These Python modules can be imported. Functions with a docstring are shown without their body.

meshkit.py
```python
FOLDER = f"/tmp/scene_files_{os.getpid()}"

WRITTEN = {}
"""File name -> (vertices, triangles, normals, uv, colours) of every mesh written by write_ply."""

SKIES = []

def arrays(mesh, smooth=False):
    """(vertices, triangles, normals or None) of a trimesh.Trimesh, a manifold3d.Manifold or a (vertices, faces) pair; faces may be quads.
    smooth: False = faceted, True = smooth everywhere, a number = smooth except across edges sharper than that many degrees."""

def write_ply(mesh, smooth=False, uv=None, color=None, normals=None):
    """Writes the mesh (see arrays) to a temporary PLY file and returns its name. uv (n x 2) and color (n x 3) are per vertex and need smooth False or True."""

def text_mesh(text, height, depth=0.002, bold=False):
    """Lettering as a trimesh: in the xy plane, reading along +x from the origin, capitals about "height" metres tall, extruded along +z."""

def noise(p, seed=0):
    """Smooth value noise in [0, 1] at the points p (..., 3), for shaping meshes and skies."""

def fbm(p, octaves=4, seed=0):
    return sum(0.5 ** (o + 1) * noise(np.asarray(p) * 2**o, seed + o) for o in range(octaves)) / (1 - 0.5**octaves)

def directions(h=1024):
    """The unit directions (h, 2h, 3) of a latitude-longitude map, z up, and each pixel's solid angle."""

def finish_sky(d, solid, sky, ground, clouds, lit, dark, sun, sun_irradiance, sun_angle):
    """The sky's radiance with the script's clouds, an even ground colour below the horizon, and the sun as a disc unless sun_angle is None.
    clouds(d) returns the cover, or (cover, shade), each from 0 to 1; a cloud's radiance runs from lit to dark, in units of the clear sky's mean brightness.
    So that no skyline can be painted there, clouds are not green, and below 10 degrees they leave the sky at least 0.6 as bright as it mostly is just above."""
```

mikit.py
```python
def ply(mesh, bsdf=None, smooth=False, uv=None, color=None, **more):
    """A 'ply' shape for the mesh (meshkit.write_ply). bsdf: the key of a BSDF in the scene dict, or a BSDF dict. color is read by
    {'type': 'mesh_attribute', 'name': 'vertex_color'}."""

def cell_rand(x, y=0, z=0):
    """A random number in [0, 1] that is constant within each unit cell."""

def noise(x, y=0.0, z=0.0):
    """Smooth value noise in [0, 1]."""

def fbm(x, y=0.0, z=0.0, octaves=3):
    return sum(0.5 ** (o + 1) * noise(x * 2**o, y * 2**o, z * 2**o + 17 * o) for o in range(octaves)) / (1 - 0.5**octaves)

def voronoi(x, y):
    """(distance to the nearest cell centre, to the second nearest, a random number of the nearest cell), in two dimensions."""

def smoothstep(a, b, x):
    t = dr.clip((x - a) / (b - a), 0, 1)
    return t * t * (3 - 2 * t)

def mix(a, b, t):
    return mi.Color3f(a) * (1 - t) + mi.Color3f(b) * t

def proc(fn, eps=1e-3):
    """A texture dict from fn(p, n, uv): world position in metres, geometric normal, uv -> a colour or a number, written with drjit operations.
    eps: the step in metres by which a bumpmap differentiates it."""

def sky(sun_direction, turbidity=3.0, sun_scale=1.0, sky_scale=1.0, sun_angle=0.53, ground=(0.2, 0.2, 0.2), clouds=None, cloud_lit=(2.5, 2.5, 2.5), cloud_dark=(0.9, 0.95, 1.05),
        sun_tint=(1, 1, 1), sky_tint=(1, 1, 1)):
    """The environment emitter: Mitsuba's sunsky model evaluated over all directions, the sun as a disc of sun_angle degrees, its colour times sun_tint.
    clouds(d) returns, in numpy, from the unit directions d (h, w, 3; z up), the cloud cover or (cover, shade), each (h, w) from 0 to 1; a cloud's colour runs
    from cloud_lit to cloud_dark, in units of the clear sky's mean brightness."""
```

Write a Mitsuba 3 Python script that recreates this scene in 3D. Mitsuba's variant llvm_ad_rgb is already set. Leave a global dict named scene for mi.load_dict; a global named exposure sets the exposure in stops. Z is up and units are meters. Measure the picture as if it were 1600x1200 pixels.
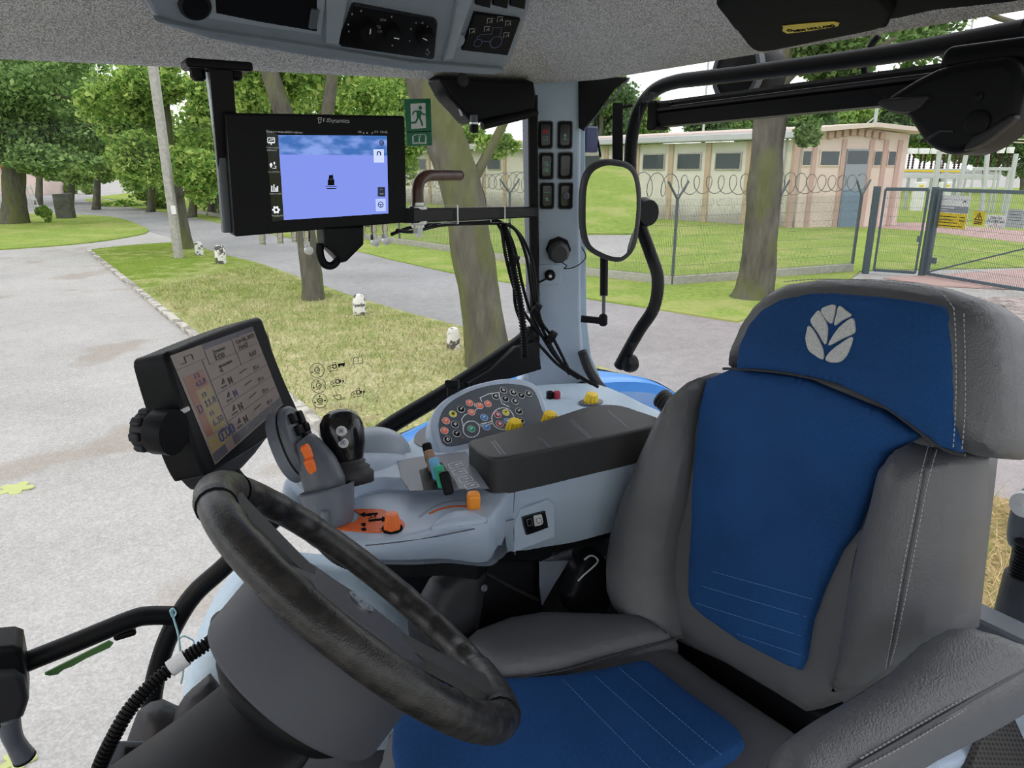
import math, random
import numpy as np, trimesh, shapely, mitsuba as mi, drjit as dr
import mikit, meshkit
from shapely.geometry import Polygon, Point, LineString
from scipy.spatial import Delaunay

# ------------------------------------------------------------------ camera, sky, exposure
scene, labels = {}, {}
EYE = 2.9                                   # the camera stands this high above the asphalt, inside a tractor cab
FPX, TILT = 1109.0, math.atan(0.302)        # focal length in pixels of a 1600 x 1200 frame, downward tilt
_S, _C = math.sin(TILT), math.cos(TILT)
CAM = np.array([0, 0, EYE])
scene['camera'] = {'type': 'perspective', 'fov': math.degrees(2 * math.atan(800 / FPX)), 'fov_axis': 'x', 'near_clip': 0.02, 'far_clip': 2000.0,
                   'to_world': mi.ScalarTransform4f().look_at(origin=[0, 0, EYE], target=[0, _C, EYE - _S], up=[0, 0, 1])}


def cloud_cover(d):
    n = meshkit.fbm(d * [3.0, 3.0, 5.0] + [4.2, 1.7, 0.3], 4, seed=3)
    return np.clip(0.97 - 2.4 * np.clip(n - 0.58, 0, 1), 0, 1), np.clip((meshkit.fbm(d * 4.0 + 9.1, 3, seed=8) - 0.35) * 1.3, 0, 1)


scene['sky'] = mikit.sky((-0.5, -0.55, 0.68), turbidity=3.5, sun_scale=0.05, sky_scale=1.0, sun_angle=8.0, ground=(0.25, 0.25, 0.22), clouds=cloud_cover,
                         cloud_lit=(2.3, 2.33, 2.4), cloud_dark=(1.5, 1.55, 1.65))
exposure = 2.85

# ------------------------------------------------------------------ where a pixel of the photograph lies, at a given real distance
PHI = math.radians(32.0)                    # the cab: F forward, L towards its left side, Z up, from the foot of the rear right pillar
F = np.array([-math.cos(PHI), -math.sin(PHI), 0.0]); L = np.array([math.sin(PHI), -math.cos(PHI), 0.0]); Z = np.array([0.0, 0, 1])
P0 = np.array([0.11, 1.75, EYE])


def cab(f, l, z): return P0 + f * F + l * L + z * Z
def ray(u, v):
    a, b = (u - 800) / FPX, (600 - v) / FPX
    return np.array([a, _C + b * _S, -_S + b * _C])
def onpl(u, v, o, n):
    r = ray(u, v)
    return CAM + r * (np.dot(np.asarray(o) - CAM, n) / np.dot(r, n))
def onf(u, v, f): return onpl(u, v, cab(f, 0, 0), F)
def onl(u, v, l): return onpl(u, v, cab(0, l, 0), L)
def onz(u, v, z): return onpl(u, v, cab(0, 0, z), Z)
def aty(u, v, y): r = ray(u, v); return CAM + r * (y / r[1])
def deep(u, v, t): return CAM + ray(u, v) * t
def ground(u, v, z=0.0): return onpl(u, v, np.array([0, 0, z]), Z)


def unit(a): a = np.asarray(a, float); return a / np.linalg.norm(a)


class Frame:
    """A place: origin o, axes x, y and normal n; 2D outlines live in x, y."""
    def __init__(s, o, x, y=None, n=None):
        s.o = np.asarray(o, float); s.x = unit(x)
        if n is not None: s.n = unit(np.asarray(n) - np.dot(n, s.x) * s.x); s.y = np.cross(s.n, s.x)
        else: s.y = unit(np.asarray(y) - np.dot(y, s.x) * s.x); s.n = np.cross(s.x, s.y)
    def m(s): M = np.eye(4); M[:3, 0], M[:3, 1], M[:3, 2], M[:3, 3] = s.x, s.y, s.n, s.o; return M
    def put(s, mesh): mesh = mesh.copy(); mesh.apply_transform(s.m()); return mesh
    def at(s, x, y, z=0.0): return s.o + s.x * x + s.y * y + s.n * z
    def px(s, u, v): p = onpl(u, v, s.o, s.n) - s.o; return np.array([p @ s.x, p @ s.y])
    def pxs(s, *uv): return np.array([s.px(u, v) for u, v in uv])
    def up(s, d): return Frame(s.o + s.n * d, s.x, s.y)
    def sub(s, x, y, z=0.0, rot=0.0):
        c, k = math.cos(rot), math.sin(rot)
        return Frame(s.at(x, y, z), c * s.x + k * s.y, -k * s.x + c * s.y)


# ------------------------------------------------------------------ entries of the scene
def key_for(name, parent=None):
    base = f'{parent}__{name}' if parent else name
    k, n = base, 0
    while k in scene or k in labels or any(q in _holders for q in (k,)): n += 1; k = f'{base}_{n:03d}'
    return k
_holders = set()


def thing(name, label, cat, group=None):
    k = key_for(name); _holders.add(k); labels[k] = {'label': label, 'category': cat}
    if group: labels[k]['group'] = group
    return k


def obj(name, mesh, bsdf, parent=None, label=None, cat=None, group=None, kind=None, smooth=35, **kw):
    k = key_for(name, parent)
    if isinstance(mesh, (list,)): mesh = trimesh.util.concatenate(mesh)
    scene[k] = mikit.ply(mesh, bsdf, smooth=smooth, **kw)
    e = {a: b for a, b in (('label', label), ('category', cat), ('group', group), ('kind', kind)) if b}
    if e: labels[k] = e
    return k


def setting(name, mesh, bsdf, label, parent=None, smooth=35, **kw): return obj(name, mesh, bsdf, parent, label=label, kind='structure', smooth=smooth, **kw)


# ------------------------------------------------------------------ meshes
def spline(pts, n=8, closed=False):
    p = np.asarray(pts, float); m = len(p); out = []
    for i in range(m if closed else m - 1):
        a, b, c, d = (p[(i + j) % m] for j in (-1, 0, 1, 2)) if closed else (p[max(i - 1, 0)], p[i], p[i + 1], p[min(i + 2, m - 1)])
        for t in np.arange(n) / n:
            out.append(0.5 * (2 * b + (c - a) * t + (2 * a - 5 * b + 4 * c - d) * t * t + (3 * b - a - 3 * c + d) * t ** 3))
    if not closed: out.append(p[-1])
    return np.array(out)


def ringskin(rings, closed=False, caps=True):
    R = np.asarray(rings, float); n, k = R.shape[:2]
    v = R.reshape(-1, 3); f = []
    for i in range(n if closed else n - 1):
        for j in range(k):
            a, b, c, d = i * k + j, i * k + (j + 1) % k, ((i + 1) % n) * k + (j + 1) % k, ((i + 1) % n) * k + j
            f += [[a, b, c], [a, c, d]]
    if caps and not closed:
        v = np.vstack([v, R[0].mean(0), R[-1].mean(0)]); e = (n - 1) * k
        for j in range(k): f += [[n * k, (j + 1) % k, j], [n * k + 1, e + j, e + (j + 1) % k]]
    m = trimesh.Trimesh(v, np.array(f), process=False)
    if m.volume < 0: m.invert()
    return m


def tube(path, r, sides=10, closed=False, flat=1.0, up=None):
    """A round (or, with flat and up, oval) tube along the points; r may vary along it."""
    p = np.asarray(path, float); n = len(p); r = np.broadcast_to(np.asarray(r, float), (n,))
    t = np.roll(p, -1, 0) - np.roll(p, 1, 0) if closed else np.gradient(p, axis=0)
    t /= np.linalg.norm(t, axis=1, keepdims=True) + 1e-12
    a = np.zeros_like(p); x = np.asarray(up if up is not None else ([0, 0, 1.0] if abs(t[0][2]) < 0.9 else [1.0, 0, 0]), float)
    for i in range(n):
        x = unit(x - (x @ t[i]) * t[i]); a[i] = x
        if up is not None: x = np.asarray(up, float)
    b = np.cross(t, a); g = np.arange(sides) * 2 * np.pi / sides
    return ringskin(p[:, None] + r[:, None, None] * (np.cos(g)[None, :, None] * a[:, None] * flat + np.sin(g)[None, :, None] * b[:, None]), closed)


def bar(p, q, w, h, up=(0, 0, 1), b=0.12):
    """A straight bar of chamfered section w x h from p to q."""
    p, q = np.asarray(p, float), np.asarray(q, float); t = unit(q - p); y = np.asarray(up, float); y = np.array([0, 1.0, 0]) if abs(unit(y) @ t) > 0.999 else y; y = unit(y - (y @ t) * t); x = np.cross(t, y)
    c = b * min(w, h); s = [(-w / 2 + c, -h / 2), (w / 2 - c, -h / 2), (w / 2, -h / 2 + c), (w / 2, h / 2 - c), (w / 2 - c, h / 2), (-w / 2 + c, h / 2), (-w / 2, h / 2 - c), (-w / 2, -h / 2 + c)]
    return ringskin([[o + x * a + y * k for a, k in s] for o in (p, q)])


def lathe(prof, fr, n=32):
    """A turned shape: prof is [(radius, height along the frame's normal), ...]."""
    g = np.arange(n) * 2 * np.pi / n
    return ringskin([[fr.at(r * math.cos(a), r * math.sin(a), h) for a in g] for r, h in prof])


def rbox(fr, sx, sy, sz, r=0.1, k=3):
    """A box with rounded edges, centred on the frame; r in metres."""
    r = min(r, sx / 2.01, sy / 2.01, sz / 2.01); s = trimesh.creation.icosphere(subdivisions=1 if k < 3 else 2, radius=r).vertices
    c = np.array([[a * (sx / 2 - r), b * (sy / 2 - r), d * (sz / 2 - r)] for a in (-1, 1) for b in (-1, 1) for d in (-1, 1)])
    return fr.put(trimesh.convex.convex_hull((c[:, None] + s[None]).reshape(-1, 3)))


def cbox(fr, sx, sy, sz, c=None):
    """A box with chamfered edges: cheap."""
    c = 0.08 * min(sx, sy, sz) if c is None else c; v = []
    for a in (-1, 1):
        for b in (-1, 1):
            for d in (-1, 1):
                x, y, z = a * sx / 2, b * sy / 2, d * sz / 2
                v += [(x - a * c, y - b * c, z), (x - a * c, y, z - d * c), (x, y - b * c, z - d * c)]
    return fr.put(trimesh.convex.convex_hull(np.array(v)))


def area2(p): return 0.5 * np.sum(p[:, 0] * np.roll(p[:, 1], -1) - np.roll(p[:, 0], -1) * p[:, 1])


def inset(p, d):
    p = np.asarray(p, float); e = np.roll(p, -1, 0) - p; e /= np.linalg.norm(e, axis=1, keepdims=True) + 1e-12
    n = np.stack([-e[:, 1], e[:, 0]], 1); m = n + np.roll(n, 1, 0); m /= np.maximum((m * m).sum(1, keepdims=True) / 2, 0.5)
    return p + d * m


def triang(p):
    v, f = trimesh.creation.triangulate_polygon(Polygon(p), engine='earcut')
    lut = {tuple(np.round(q, 9)): i for i, q in enumerate(p)}
    return np.array([[lut[tuple(np.round(v[i], 9))] for i in t] for t in f])


def plate(fr, outline, depth, bevel=0.0, steps=2, back=0.0):
    """A slab of the outline (2D, in the frame), from -back to depth along the normal, its front edge rounded by bevel."""
    p = np.asarray(outline, float)
    if area2(p) < 0: p = p[::-1]
    rings = [(p, -back), (p, depth - bevel)] if bevel else [(p, -back), (p, depth)]
    for k in range(1, steps + 1):
        if bevel: a = k / steps * np.pi / 2; rings.append((inset(p, bevel * (1 - math.cos(a))), depth - bevel + bevel * math.sin(a)))
    n = len(p); V = np.vstack([np.c_[q, np.full(n, z)] for q, z in rings]); f = []
    for i in range(len(rings) - 1):
        for j in range(n):
            a, b, c, d = i * n + j, i * n + (j + 1) % n, (i + 1) * n + (j + 1) % n, (i + 1) * n + j
            f += [[a, b, c], [a, c, d]]
    t = triang(p); f = np.vstack([np.array(f), t[:, ::-1], t + (len(rings) - 1) * n])
    m = trimesh.Trimesh(V, f, process=False)
    if m.volume < 0: m.invert()
    return fr.put(m)


def resample(p, step):
    p = np.asarray(p, float); out = []
    for a, b in zip(p, np.roll(p, -1, 0)):
        k = max(1, int(round(np.linalg.norm(b - a) / step))); out += [a + (b - a) * i / k for i in range(k)]
    return np.array(out)


def pillow(fr, outline, thick, r, dome=0.0, step=0.012, warp=None, back=None):
    """An upholstered slab: the outline's edge rounded over r, the middle raised by dome; warp(x, y) shifts it along the normal."""
    p = resample(outline, step)
    if area2(p) < 0: p = p[::-1]
    poly = Polygon(p).buffer(0); x0, y0, x1, y1 = poly.bounds
    g = np.stack(np.meshgrid(np.arange(x0, x1, step), np.arange(y0, y1, step)), -1).reshape(-1, 2)
    pts = shapely.points(g); ok = shapely.contains(poly, pts) & (shapely.distance(poly.boundary, pts) > 0.4 * step)
    extra = [q for d in (0.12, 0.35) if r > 2.2 * step * 0 for q in resample(inset(p, d * r), step) if poly.contains(Point(q))] if r > 0.5 * step else []
    q = np.vstack([p, g[ok]] + ([np.array(extra)] if extra else [])); tri = Delaunay(q).simplices
    c = q[tri].mean(1); tri = tri[shapely.contains(poly, shapely.points(c))]
    d = shapely.distance(poly.boundary, shapely.points(q)); d[:len(p)] = 0
    e = np.clip(d / r, 0, 1); big = np.clip(d / max(d.max(), 1e-9), 0, 1)
    z = thick - r + r * np.sqrt(np.clip(1 - (1 - e) ** 2, 0, 1)) + dome * (1 - (1 - big) ** 2)
    w = warp(q[:, 0], q[:, 1]) if warp is not None else 0 * z
    n = len(q); zb = np.zeros(n) if back is None else np.full(n, back); V = np.vstack([np.c_[q, z + w], np.c_[q, zb + w]])
    s = np.sign(np.cross(q[tri[:, 1]] - q[tri[:, 0]], q[tri[:, 2]] - q[tri[:, 0]])); tri = np.where(s[:, None] < 0, tri[:, ::-1], tri)
    m = len(p); j = np.arange(m); k = (j + 1) % m
    f = np.vstack([tri, tri[:, ::-1] + n, np.stack([j + n, k + n, k], 1), np.stack([j + n, k, j], 1)])
    return fr.put(trimesh.Trimesh(V, f, process=False))


def rrect(w, h, r, n=5, cx=0.0, cy=0.0):
    r = min(r, w / 2 * 0.999, h / 2 * 0.999); out = []
    for sx, sy, a0 in ((1, -1, -90), (1, 1, 0), (-1, 1, 90), (-1, -1, 180)):
        for a in np.linspace(a0, a0 + 90, n): out.append((cx + sx * (w / 2 - r) + r * math.cos(math.radians(a)), cy + sy * (h / 2 - r) + r * math.sin(math.radians(a))))
    return np.array(out)


def disc(r, n=24, cx=0.0, cy=0.0, ry=None): a = np.arange(n) * 2 * np.pi / n; return np.stack([cx + r * np.cos(a), cy + (ry or r) * np.sin(a)], 1)


def annulus(fr, r0, r1, h, n=28): 
    g = np.arange(n) * 2 * np.pi / n
    return ringskin([[fr.at(r * math.cos(a), r * math.sin(a), z) for a in g] for r, z in ((r0, 0), (r0, h), (r1, h), (r1, 0))], closed=False, caps=False)


def strip(fr, pts, w, h=0.0004, closed=False):
    """A flat line of width w through 2D points: print."""
    ln = LineString(list(pts) + ([pts[0]] if closed else [])).buffer(w / 2, cap_style='flat', join_style='mitre', quad_segs=2)
    return fr.put(trimesh.util.concatenate([trimesh.creation.extrude_polygon(g, h, engine='earcut') for g in getattr(ln, 'geoms', [ln]) if g.area > 0]))


def flatpoly(fr, pts, h=0.0004): return fr.put(trimesh.creation.extrude_polygon(Polygon(pts).buffer(0), h, engine='earcut'))


_txt = {}
def text(fr, s, height, h=0.0004, bold=False, center=False, stretch=1.0):
    if (s, bold) not in _txt: _txt[(s, bold)] = meshkit.text_mesh(s, 1.0, 1.0, bold)
    m = _txt[(s, bold)].copy(); m.apply_scale([height * stretch, height, h])
    if center: m.apply_translation([-m.bounds[:, 0].mean(), -height / 2, 0])
    return fr.put(m)


def sweep2(path, section, up=(0, 0, 1)):
    """A section (2D: side, up) swept along a path."""
    p = np.asarray(path, float); t = np.gradient(p, axis=0); t /= np.linalg.norm(t, axis=1, keepdims=True); up = np.asarray(up, float); R = []
    for i in range(len(p)):
        y = unit(up - (up @ t[i]) * t[i]); x = np.cross(t[i], y); R.append([p[i] + x * a + y * b for a, b in section])
    return ringskin(R)


def hit(mesh, u, v, lift=0.0006):
    """Where the sight line of a pixel first meets the mesh: drapes seams and print over curved surfaces."""
    t = mesh.triangles; d = ray(u, v); e1, e2 = t[:, 1] - t[:, 0], t[:, 2] - t[:, 0]; p = np.cross(d, e2); det = (e1 * p).sum(1); det = np.where(np.abs(det) < 1e-14, 1e-14, det)
    s = CAM - t[:, 0]; a = (s * p).sum(1) / det; q = np.cross(s, e1); b = (q @ d) / det; r = (e2 * q).sum(1) / det; ok = (a >= -1e-6) & (b >= -1e-6) & (a + b <= 1 + 1e-6) & (r > 0)
    i = np.where(ok)[0]
    if not len(i): return None
    k = i[r[i].argmin()]; n = unit(np.cross(e1[k], e2[k])); n = n if n @ d < 0 else -n
    return CAM + d * r[k] + n * lift


def drape(mesh, pts, lift=0.0006): return np.array([h for h in (hit(mesh, u, v, lift) for u, v in pts) if h is not None])


# ------------------------------------------------------------------ materials
def lin(c): c = np.asarray(c, float) / 255.0; return [float(x) for x in np.where(c <= 0.04045, c / 12.92, ((c + 0.055) / 1.055) ** 2.4)]
def rgb(c): return {'type': 'rgb', 'value': [float(x) for x in c]}


def mat(key, colour, rough=0.5, metallic=0.0, spec=0.5, bump=None, amp=0.0, eps=1e-3, **kw):
    b = {'type': 'principled', 'base_color': colour if isinstance(colour, dict) else rgb(colour), 'roughness': float(rough), 'metallic': float(metallic), **kw}
    if not metallic: b['specular'] = float(spec)
    if bump is not None: b = {'type': 'bumpmap', 'arbitrary': mikit.proc(bump, eps), 'scale': float(amp), 'bsdf': b}
    scene[key] = {'type': 'twosided', 'bsdf': b}
    return key


def diffuse(key, colour): scene[key] = {'type': 'twosided', 'bsdf': {'type': 'diffuse', 'reflectance': colour if isinstance(colour, dict) else rgb(colour)}}; return key


N, FB, SM, MX = mikit.noise, mikit.fbm, mikit.smoothstep, mikit.mix
def px3(p, k): return p.x * k, p.y * k, p.z * k


# ================================================================== OUTSIDE: materials
def asphalt_lot(p, n, uv):
    g = N(p.x * 90, p.y * 90); s = N(p.x * 37, p.y * 37, 3.0); big = FB(p.x * 0.7, p.y * 0.7, 1.0); mid = FB(p.x * 6, p.y * 6, 5.0)
    v = 0.345 + 0.13 * g + 0.06 * s + 0.10 * (big - 0.5) + 0.05 * (mid - 0.5)
    leaf = SM(0.66, 0.80, FB(p.x * 0.9 + 7, p.y * 0.9, 2.0))
    return MX(mi.Color3f(v * 1.02, v, v * 0.955), mi.Color3f(0.27, 0.20, 0.13), leaf * 0.35)
def asphalt_road(p, n, uv):
    v = 0.31 + 0.08 * N(p.x * 60, p.y * 60) + 0.13 * (FB(p.x * 0.5, p.y * 0.5) - 0.5) + 0.05 * (N(p.x * 9, p.y * 9) - 0.5)
    pink = SM(-2.0, 7.0, p.x) * 0.8
    return MX(mi.Color3f(v * 1.0, v, v * 1.0), mi.Color3f(v * 1.06, v * 0.93, v * 0.92), pink)
def grass_col(p, n, uv):
    a = FB(p.x * 0.35 + 3, p.y * 0.35); b = FB(p.x * 3.1, p.y * 3.1, 4.0, octaves=4); c = N(p.x * 24, p.y * 24); d = N(p.x * 55, p.y * 55)
    near = SM(24.0, 12.0, p.y) * SM(8.0, 3.0, p.x)
    dry = dr.clip(near * 0.85 + (a - 0.5) * 0.9 + (b - 0.5) * 1.1, 0, 1)
    green = MX((0.12, 0.19, 0.03), (0.27, 0.36, 0.075), b * 0.6 + c * 0.4)
    straw = MX((0.36, 0.35, 0.17), (0.60, 0.55, 0.32), c)
    soil = SM(0.70, 0.80, FB(p.x * 1.7 + 11, p.y * 1.7))
    return MX(MX(green, straw, dry), mi.Color3f(0.34, 0.27, 0.17), soil * near * 0.6) * (0.72 + 0.5 * d)
def lawn_col(p, n, uv):
    b = FB(p.x * 1.1, p.y * 1.1, 4.0, octaves=4); c = N(p.x * 14, p.y * 14)
    return MX(MX((0.18, 0.27, 0.06), (0.36, 0.45, 0.12), c * 0.6 + b * 0.4), mi.Color3f(0.42, 0.41, 0.17), SM(0.5, 0.75, b) * 0.55)
def hay_col(p, n, uv):
    b = FB(p.x * 3, p.y * 3); c = N(p.x * 60, p.y * 25)
    return MX(MX((0.22, 0.17, 0.08), (0.50, 0.38, 0.19), c), mi.Color3f(0.10, 0.14, 0.04), SM(0.55, 0.75, b))
def bark_col(p, n, uv):
    v = FB(p.x * 9, p.y * 9, p.z * 2.2, octaves=4); m = SM(0.42, 0.62, FB(p.x * 2.2 + 5, p.y * 2.2, p.z * 0.8))
    return MX(MX((0.055, 0.052, 0.043), (0.19, 0.18, 0.15), v), mi.Color3f(0.135, 0.15, 0.06), m * 0.75)
def wall_col(p, n, uv):
    v = FB(p.x * 0.8, p.y * 0.8, p.z * 0.5); low = SM(1.1, 0.1, p.z + 0.5 * (v - 0.5))
    return MX(mi.Color3f(0.66, 0.645, 0.59) * (0.88 + 0.24 * v), mi.Color3f(0.33, 0.31, 0.29), low * 0.8)
def pink_col(p, n, uv):
    v = FB(p.x * 0.9, p.y * 0.9, p.z * 0.6)
    return mi.Color3f(0.66, 0.55, 0.50) * (0.85 + 0.3 * v)

diffuse('m_lot', mikit.proc(asphalt_lot)); diffuse('m_road', mikit.proc(asphalt_road)); diffuse('m_grass', mikit.proc(grass_col)); diffuse('m_lawn', mikit.proc(lawn_col)); diffuse('m_hay', mikit.proc(hay_col))
scene['m_bark'] = {'type': 'twosided', 'bsdf': {'type': 'bumpmap', 'arbitrary': mikit.proc(lambda p, n, uv: FB(p.x * 14, p.y * 14, p.z * 4, octaves=3), 5e-3), 'scale': 0.05, 'bsdf': {'type': 'diffuse', 'reflectance': mikit.proc(bark_col)}}}
diffuse('m_wall', mikit.proc(wall_col)); diffuse('m_pink', mikit.proc(pink_col))
scene['m_leaf'] = {'type': 'principledthin', 'base_color': {'type': 'mesh_attribute', 'name': 'vertex_color'}, 'roughness': 0.55, 'diff_trans': 0.9, 'eta': 1.3}
diffuse('m_blade', {'type': 'mesh_attribute', 'name': 'vertex_color'})
diffuse('m_pilaster', rgb((0.50, 0.40, 0.30))); diffuse('m_pinkpil', rgb((0.50, 0.36, 0.32))); diffuse('m_roof', rgb((0.50, 0.52, 0.55))); diffuse('m_fascia', rgb((0.62, 0.54, 0.48)))
mat('m_darkpane', (0.07, 0.085, 0.10), 0.25); diffuse('m_greydoor', rgb((0.30, 0.33, 0.38))); diffuse('m_bluedoor', rgb((0.20, 0.27, 0.36)))
mat('m_post', (0.085, 0.105, 0.115), 0.5); mat('m_galv', (0.46, 0.48, 0.50), 0.5); diffuse('m_insul', rgb((0.055, 0.035, 0.03))); diffuse('m_white', rgb((0.78, 0.79, 0.80)))
diffuse('m_yellow', rgb((0.75, 0.55, 0.03))); diffuse('m_signgrey', rgb((0.27, 0.30, 0.34))); diffuse('m_ink', rgb((0.015, 0.015, 0.018))); diffuse('m_red', rgb((0.55, 0.04, 0.03)))
diffuse('m_concrete', mikit.proc(lambda p, n, uv: mi.Color3f(0.40, 0.39, 0.36) * (0.75 + 0.5 * FB(p.x * 12, p.y * 12, p.z * 12))))
diffuse('m_limewash', mikit.proc(lambda p, n, uv: MX((0.78, 0.77, 0.74), (0.13, 0.12, 0.11), SM(0.46, 0.58, FB(p.x * 9, p.y * 9, p.z * 11, octaves=4)))))
diffuse('m_stone', mikit.proc(lambda p, n, uv: mi.Color3f(0.12, 0.12, 0.115) * (0.6 + 0.9 * FB(p.x * 5, p.y * 5, p.z * 5))))
diffuse('m_kerb', mikit.proc(lambda p, n, uv: MX((0.30, 0.29, 0.25), (0.58, 0.56, 0.50), SM(0.38, 0.62, FB(p.x * 5, p.y * 5, p.z * 9)))))
diffuse('m_sett', mikit.proc(lambda p, n, uv: mi.Color3f(0.40, 0.35, 0.33) * (0.7 + 0.6 * mikit.cell_rand(p.x * 6, p.y * 6))))
diffuse('m_pinkpave', rgb((0.50, 0.36, 0.33)))


# ================================================================== OUTSIDE: ground, road, grass
def slab(pts, z, h=0.03):
    m = trimesh.creation.extrude_polygon(Polygon([tuple(np.asarray(p)[:2]) for p in pts]).buffer(0), h, engine='earcut'); m.apply_translation([0, 0, z - h]); return m


def G(*uv): return [ground(u, v)[:2] for u, v in uv]
def smoothline(p, n=5): return [tuple(q) for q in spline(np.array(p), n)]


setting('ground', trimesh.creation.box(extents=(600, 600, 0.4), transform=trimesh.transformations.translation_matrix([0, 150, -0.2])), 'm_lot', 'pale worn asphalt yard with scattered grit')
road_low = smoothline([(5.4, 5.2), (4.3, 5.95), (1.355, 10.34), (-0.885, 13.17), (-1.98, 14.39), (-3.79, 16.68), (-5.94, 19.78), (-8.25, 23.0), (-10.7, 25.9), (-13.4, 29.9), (-17.3, 34.8), (-20, 38.5), (-25, 45), (-31, 50.5), (-45, 57), (-70, 62)])
road_top = smoothline([(-75, 84), (-50, 86), (-42, 72), (-30, 58), (-20.2, 45.9), (-11.5, 34), (-5.97, 26.8), (-4.0, 23.85), (-1.52, 20.4), (0, 18.74), (1.68, 16.5), (3.1, 15.08), (4.42, 13.75), (7.2, 11.2), (11, 8)])
setting('road', slab(road_low + road_top, 0.012), 'm_road', 'grey asphalt road curving away past the trees')
verge = smoothline([(-15.82, 26.78), (-14.98, 28.63), (-13.43, 29.93)], 3)[:-1] + [q for q in road_low if q[1] < 29.8 and q[1] > 6][::-1] + [(4.0, 6.0), (2.9, 3.9), (-0.5, 5.6)] + smoothline([(-2.2, 7.75), (-3.25, 9.3), (-6.0, 12.9), (-9.6, 18.0), (-15.82, 26.78)])[:-1]
setting('grass_verge', slab(verge, 0.05, 0.06), 'm_grass', 'dry yellowed grass verge with trees between yard and road')
island = smoothline([(-19.25, 26.99), (-18.0, 28.4), (-17.4, 29.66), (-17.14, 31.9), (-17.46, 34.6), (-19.4, 38.1), (-25.1, 45.9), (-30, 48.9)], 4) + [(-48, 52), (-60, 50), (-60, 26), (-30, 25)]
setting('grass_island', slab(island, 0.05, 0.06), 'm_lawn', 'green grass island with the large oak and dark stone')
strip_far = [q for q in road_top if 13 < q[1] < 90 and q[0] > -55][::-1] + [(-60, 92), (-60, 140), (-20, 80), (4.2, 18.9), (10.1, 21.6), (10.5, 20.9), (9.4, 17.2), (6.6, 15.0)]
strip_far = [q for q in road_top if q[0] > -46 and q[1] > 13.5] + [(7.4, 16.6), (10.2, 20.9), (4.16, 18.6), (2.0, 20.4), (-4.5, 29.2), (-14.7, 41.6), (-46, 80)]
setting('grass_strip', slab(strip_far, 0.045, 0.05), 'm_lawn', 'bright grass strip between the road and the mesh fence')
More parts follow.
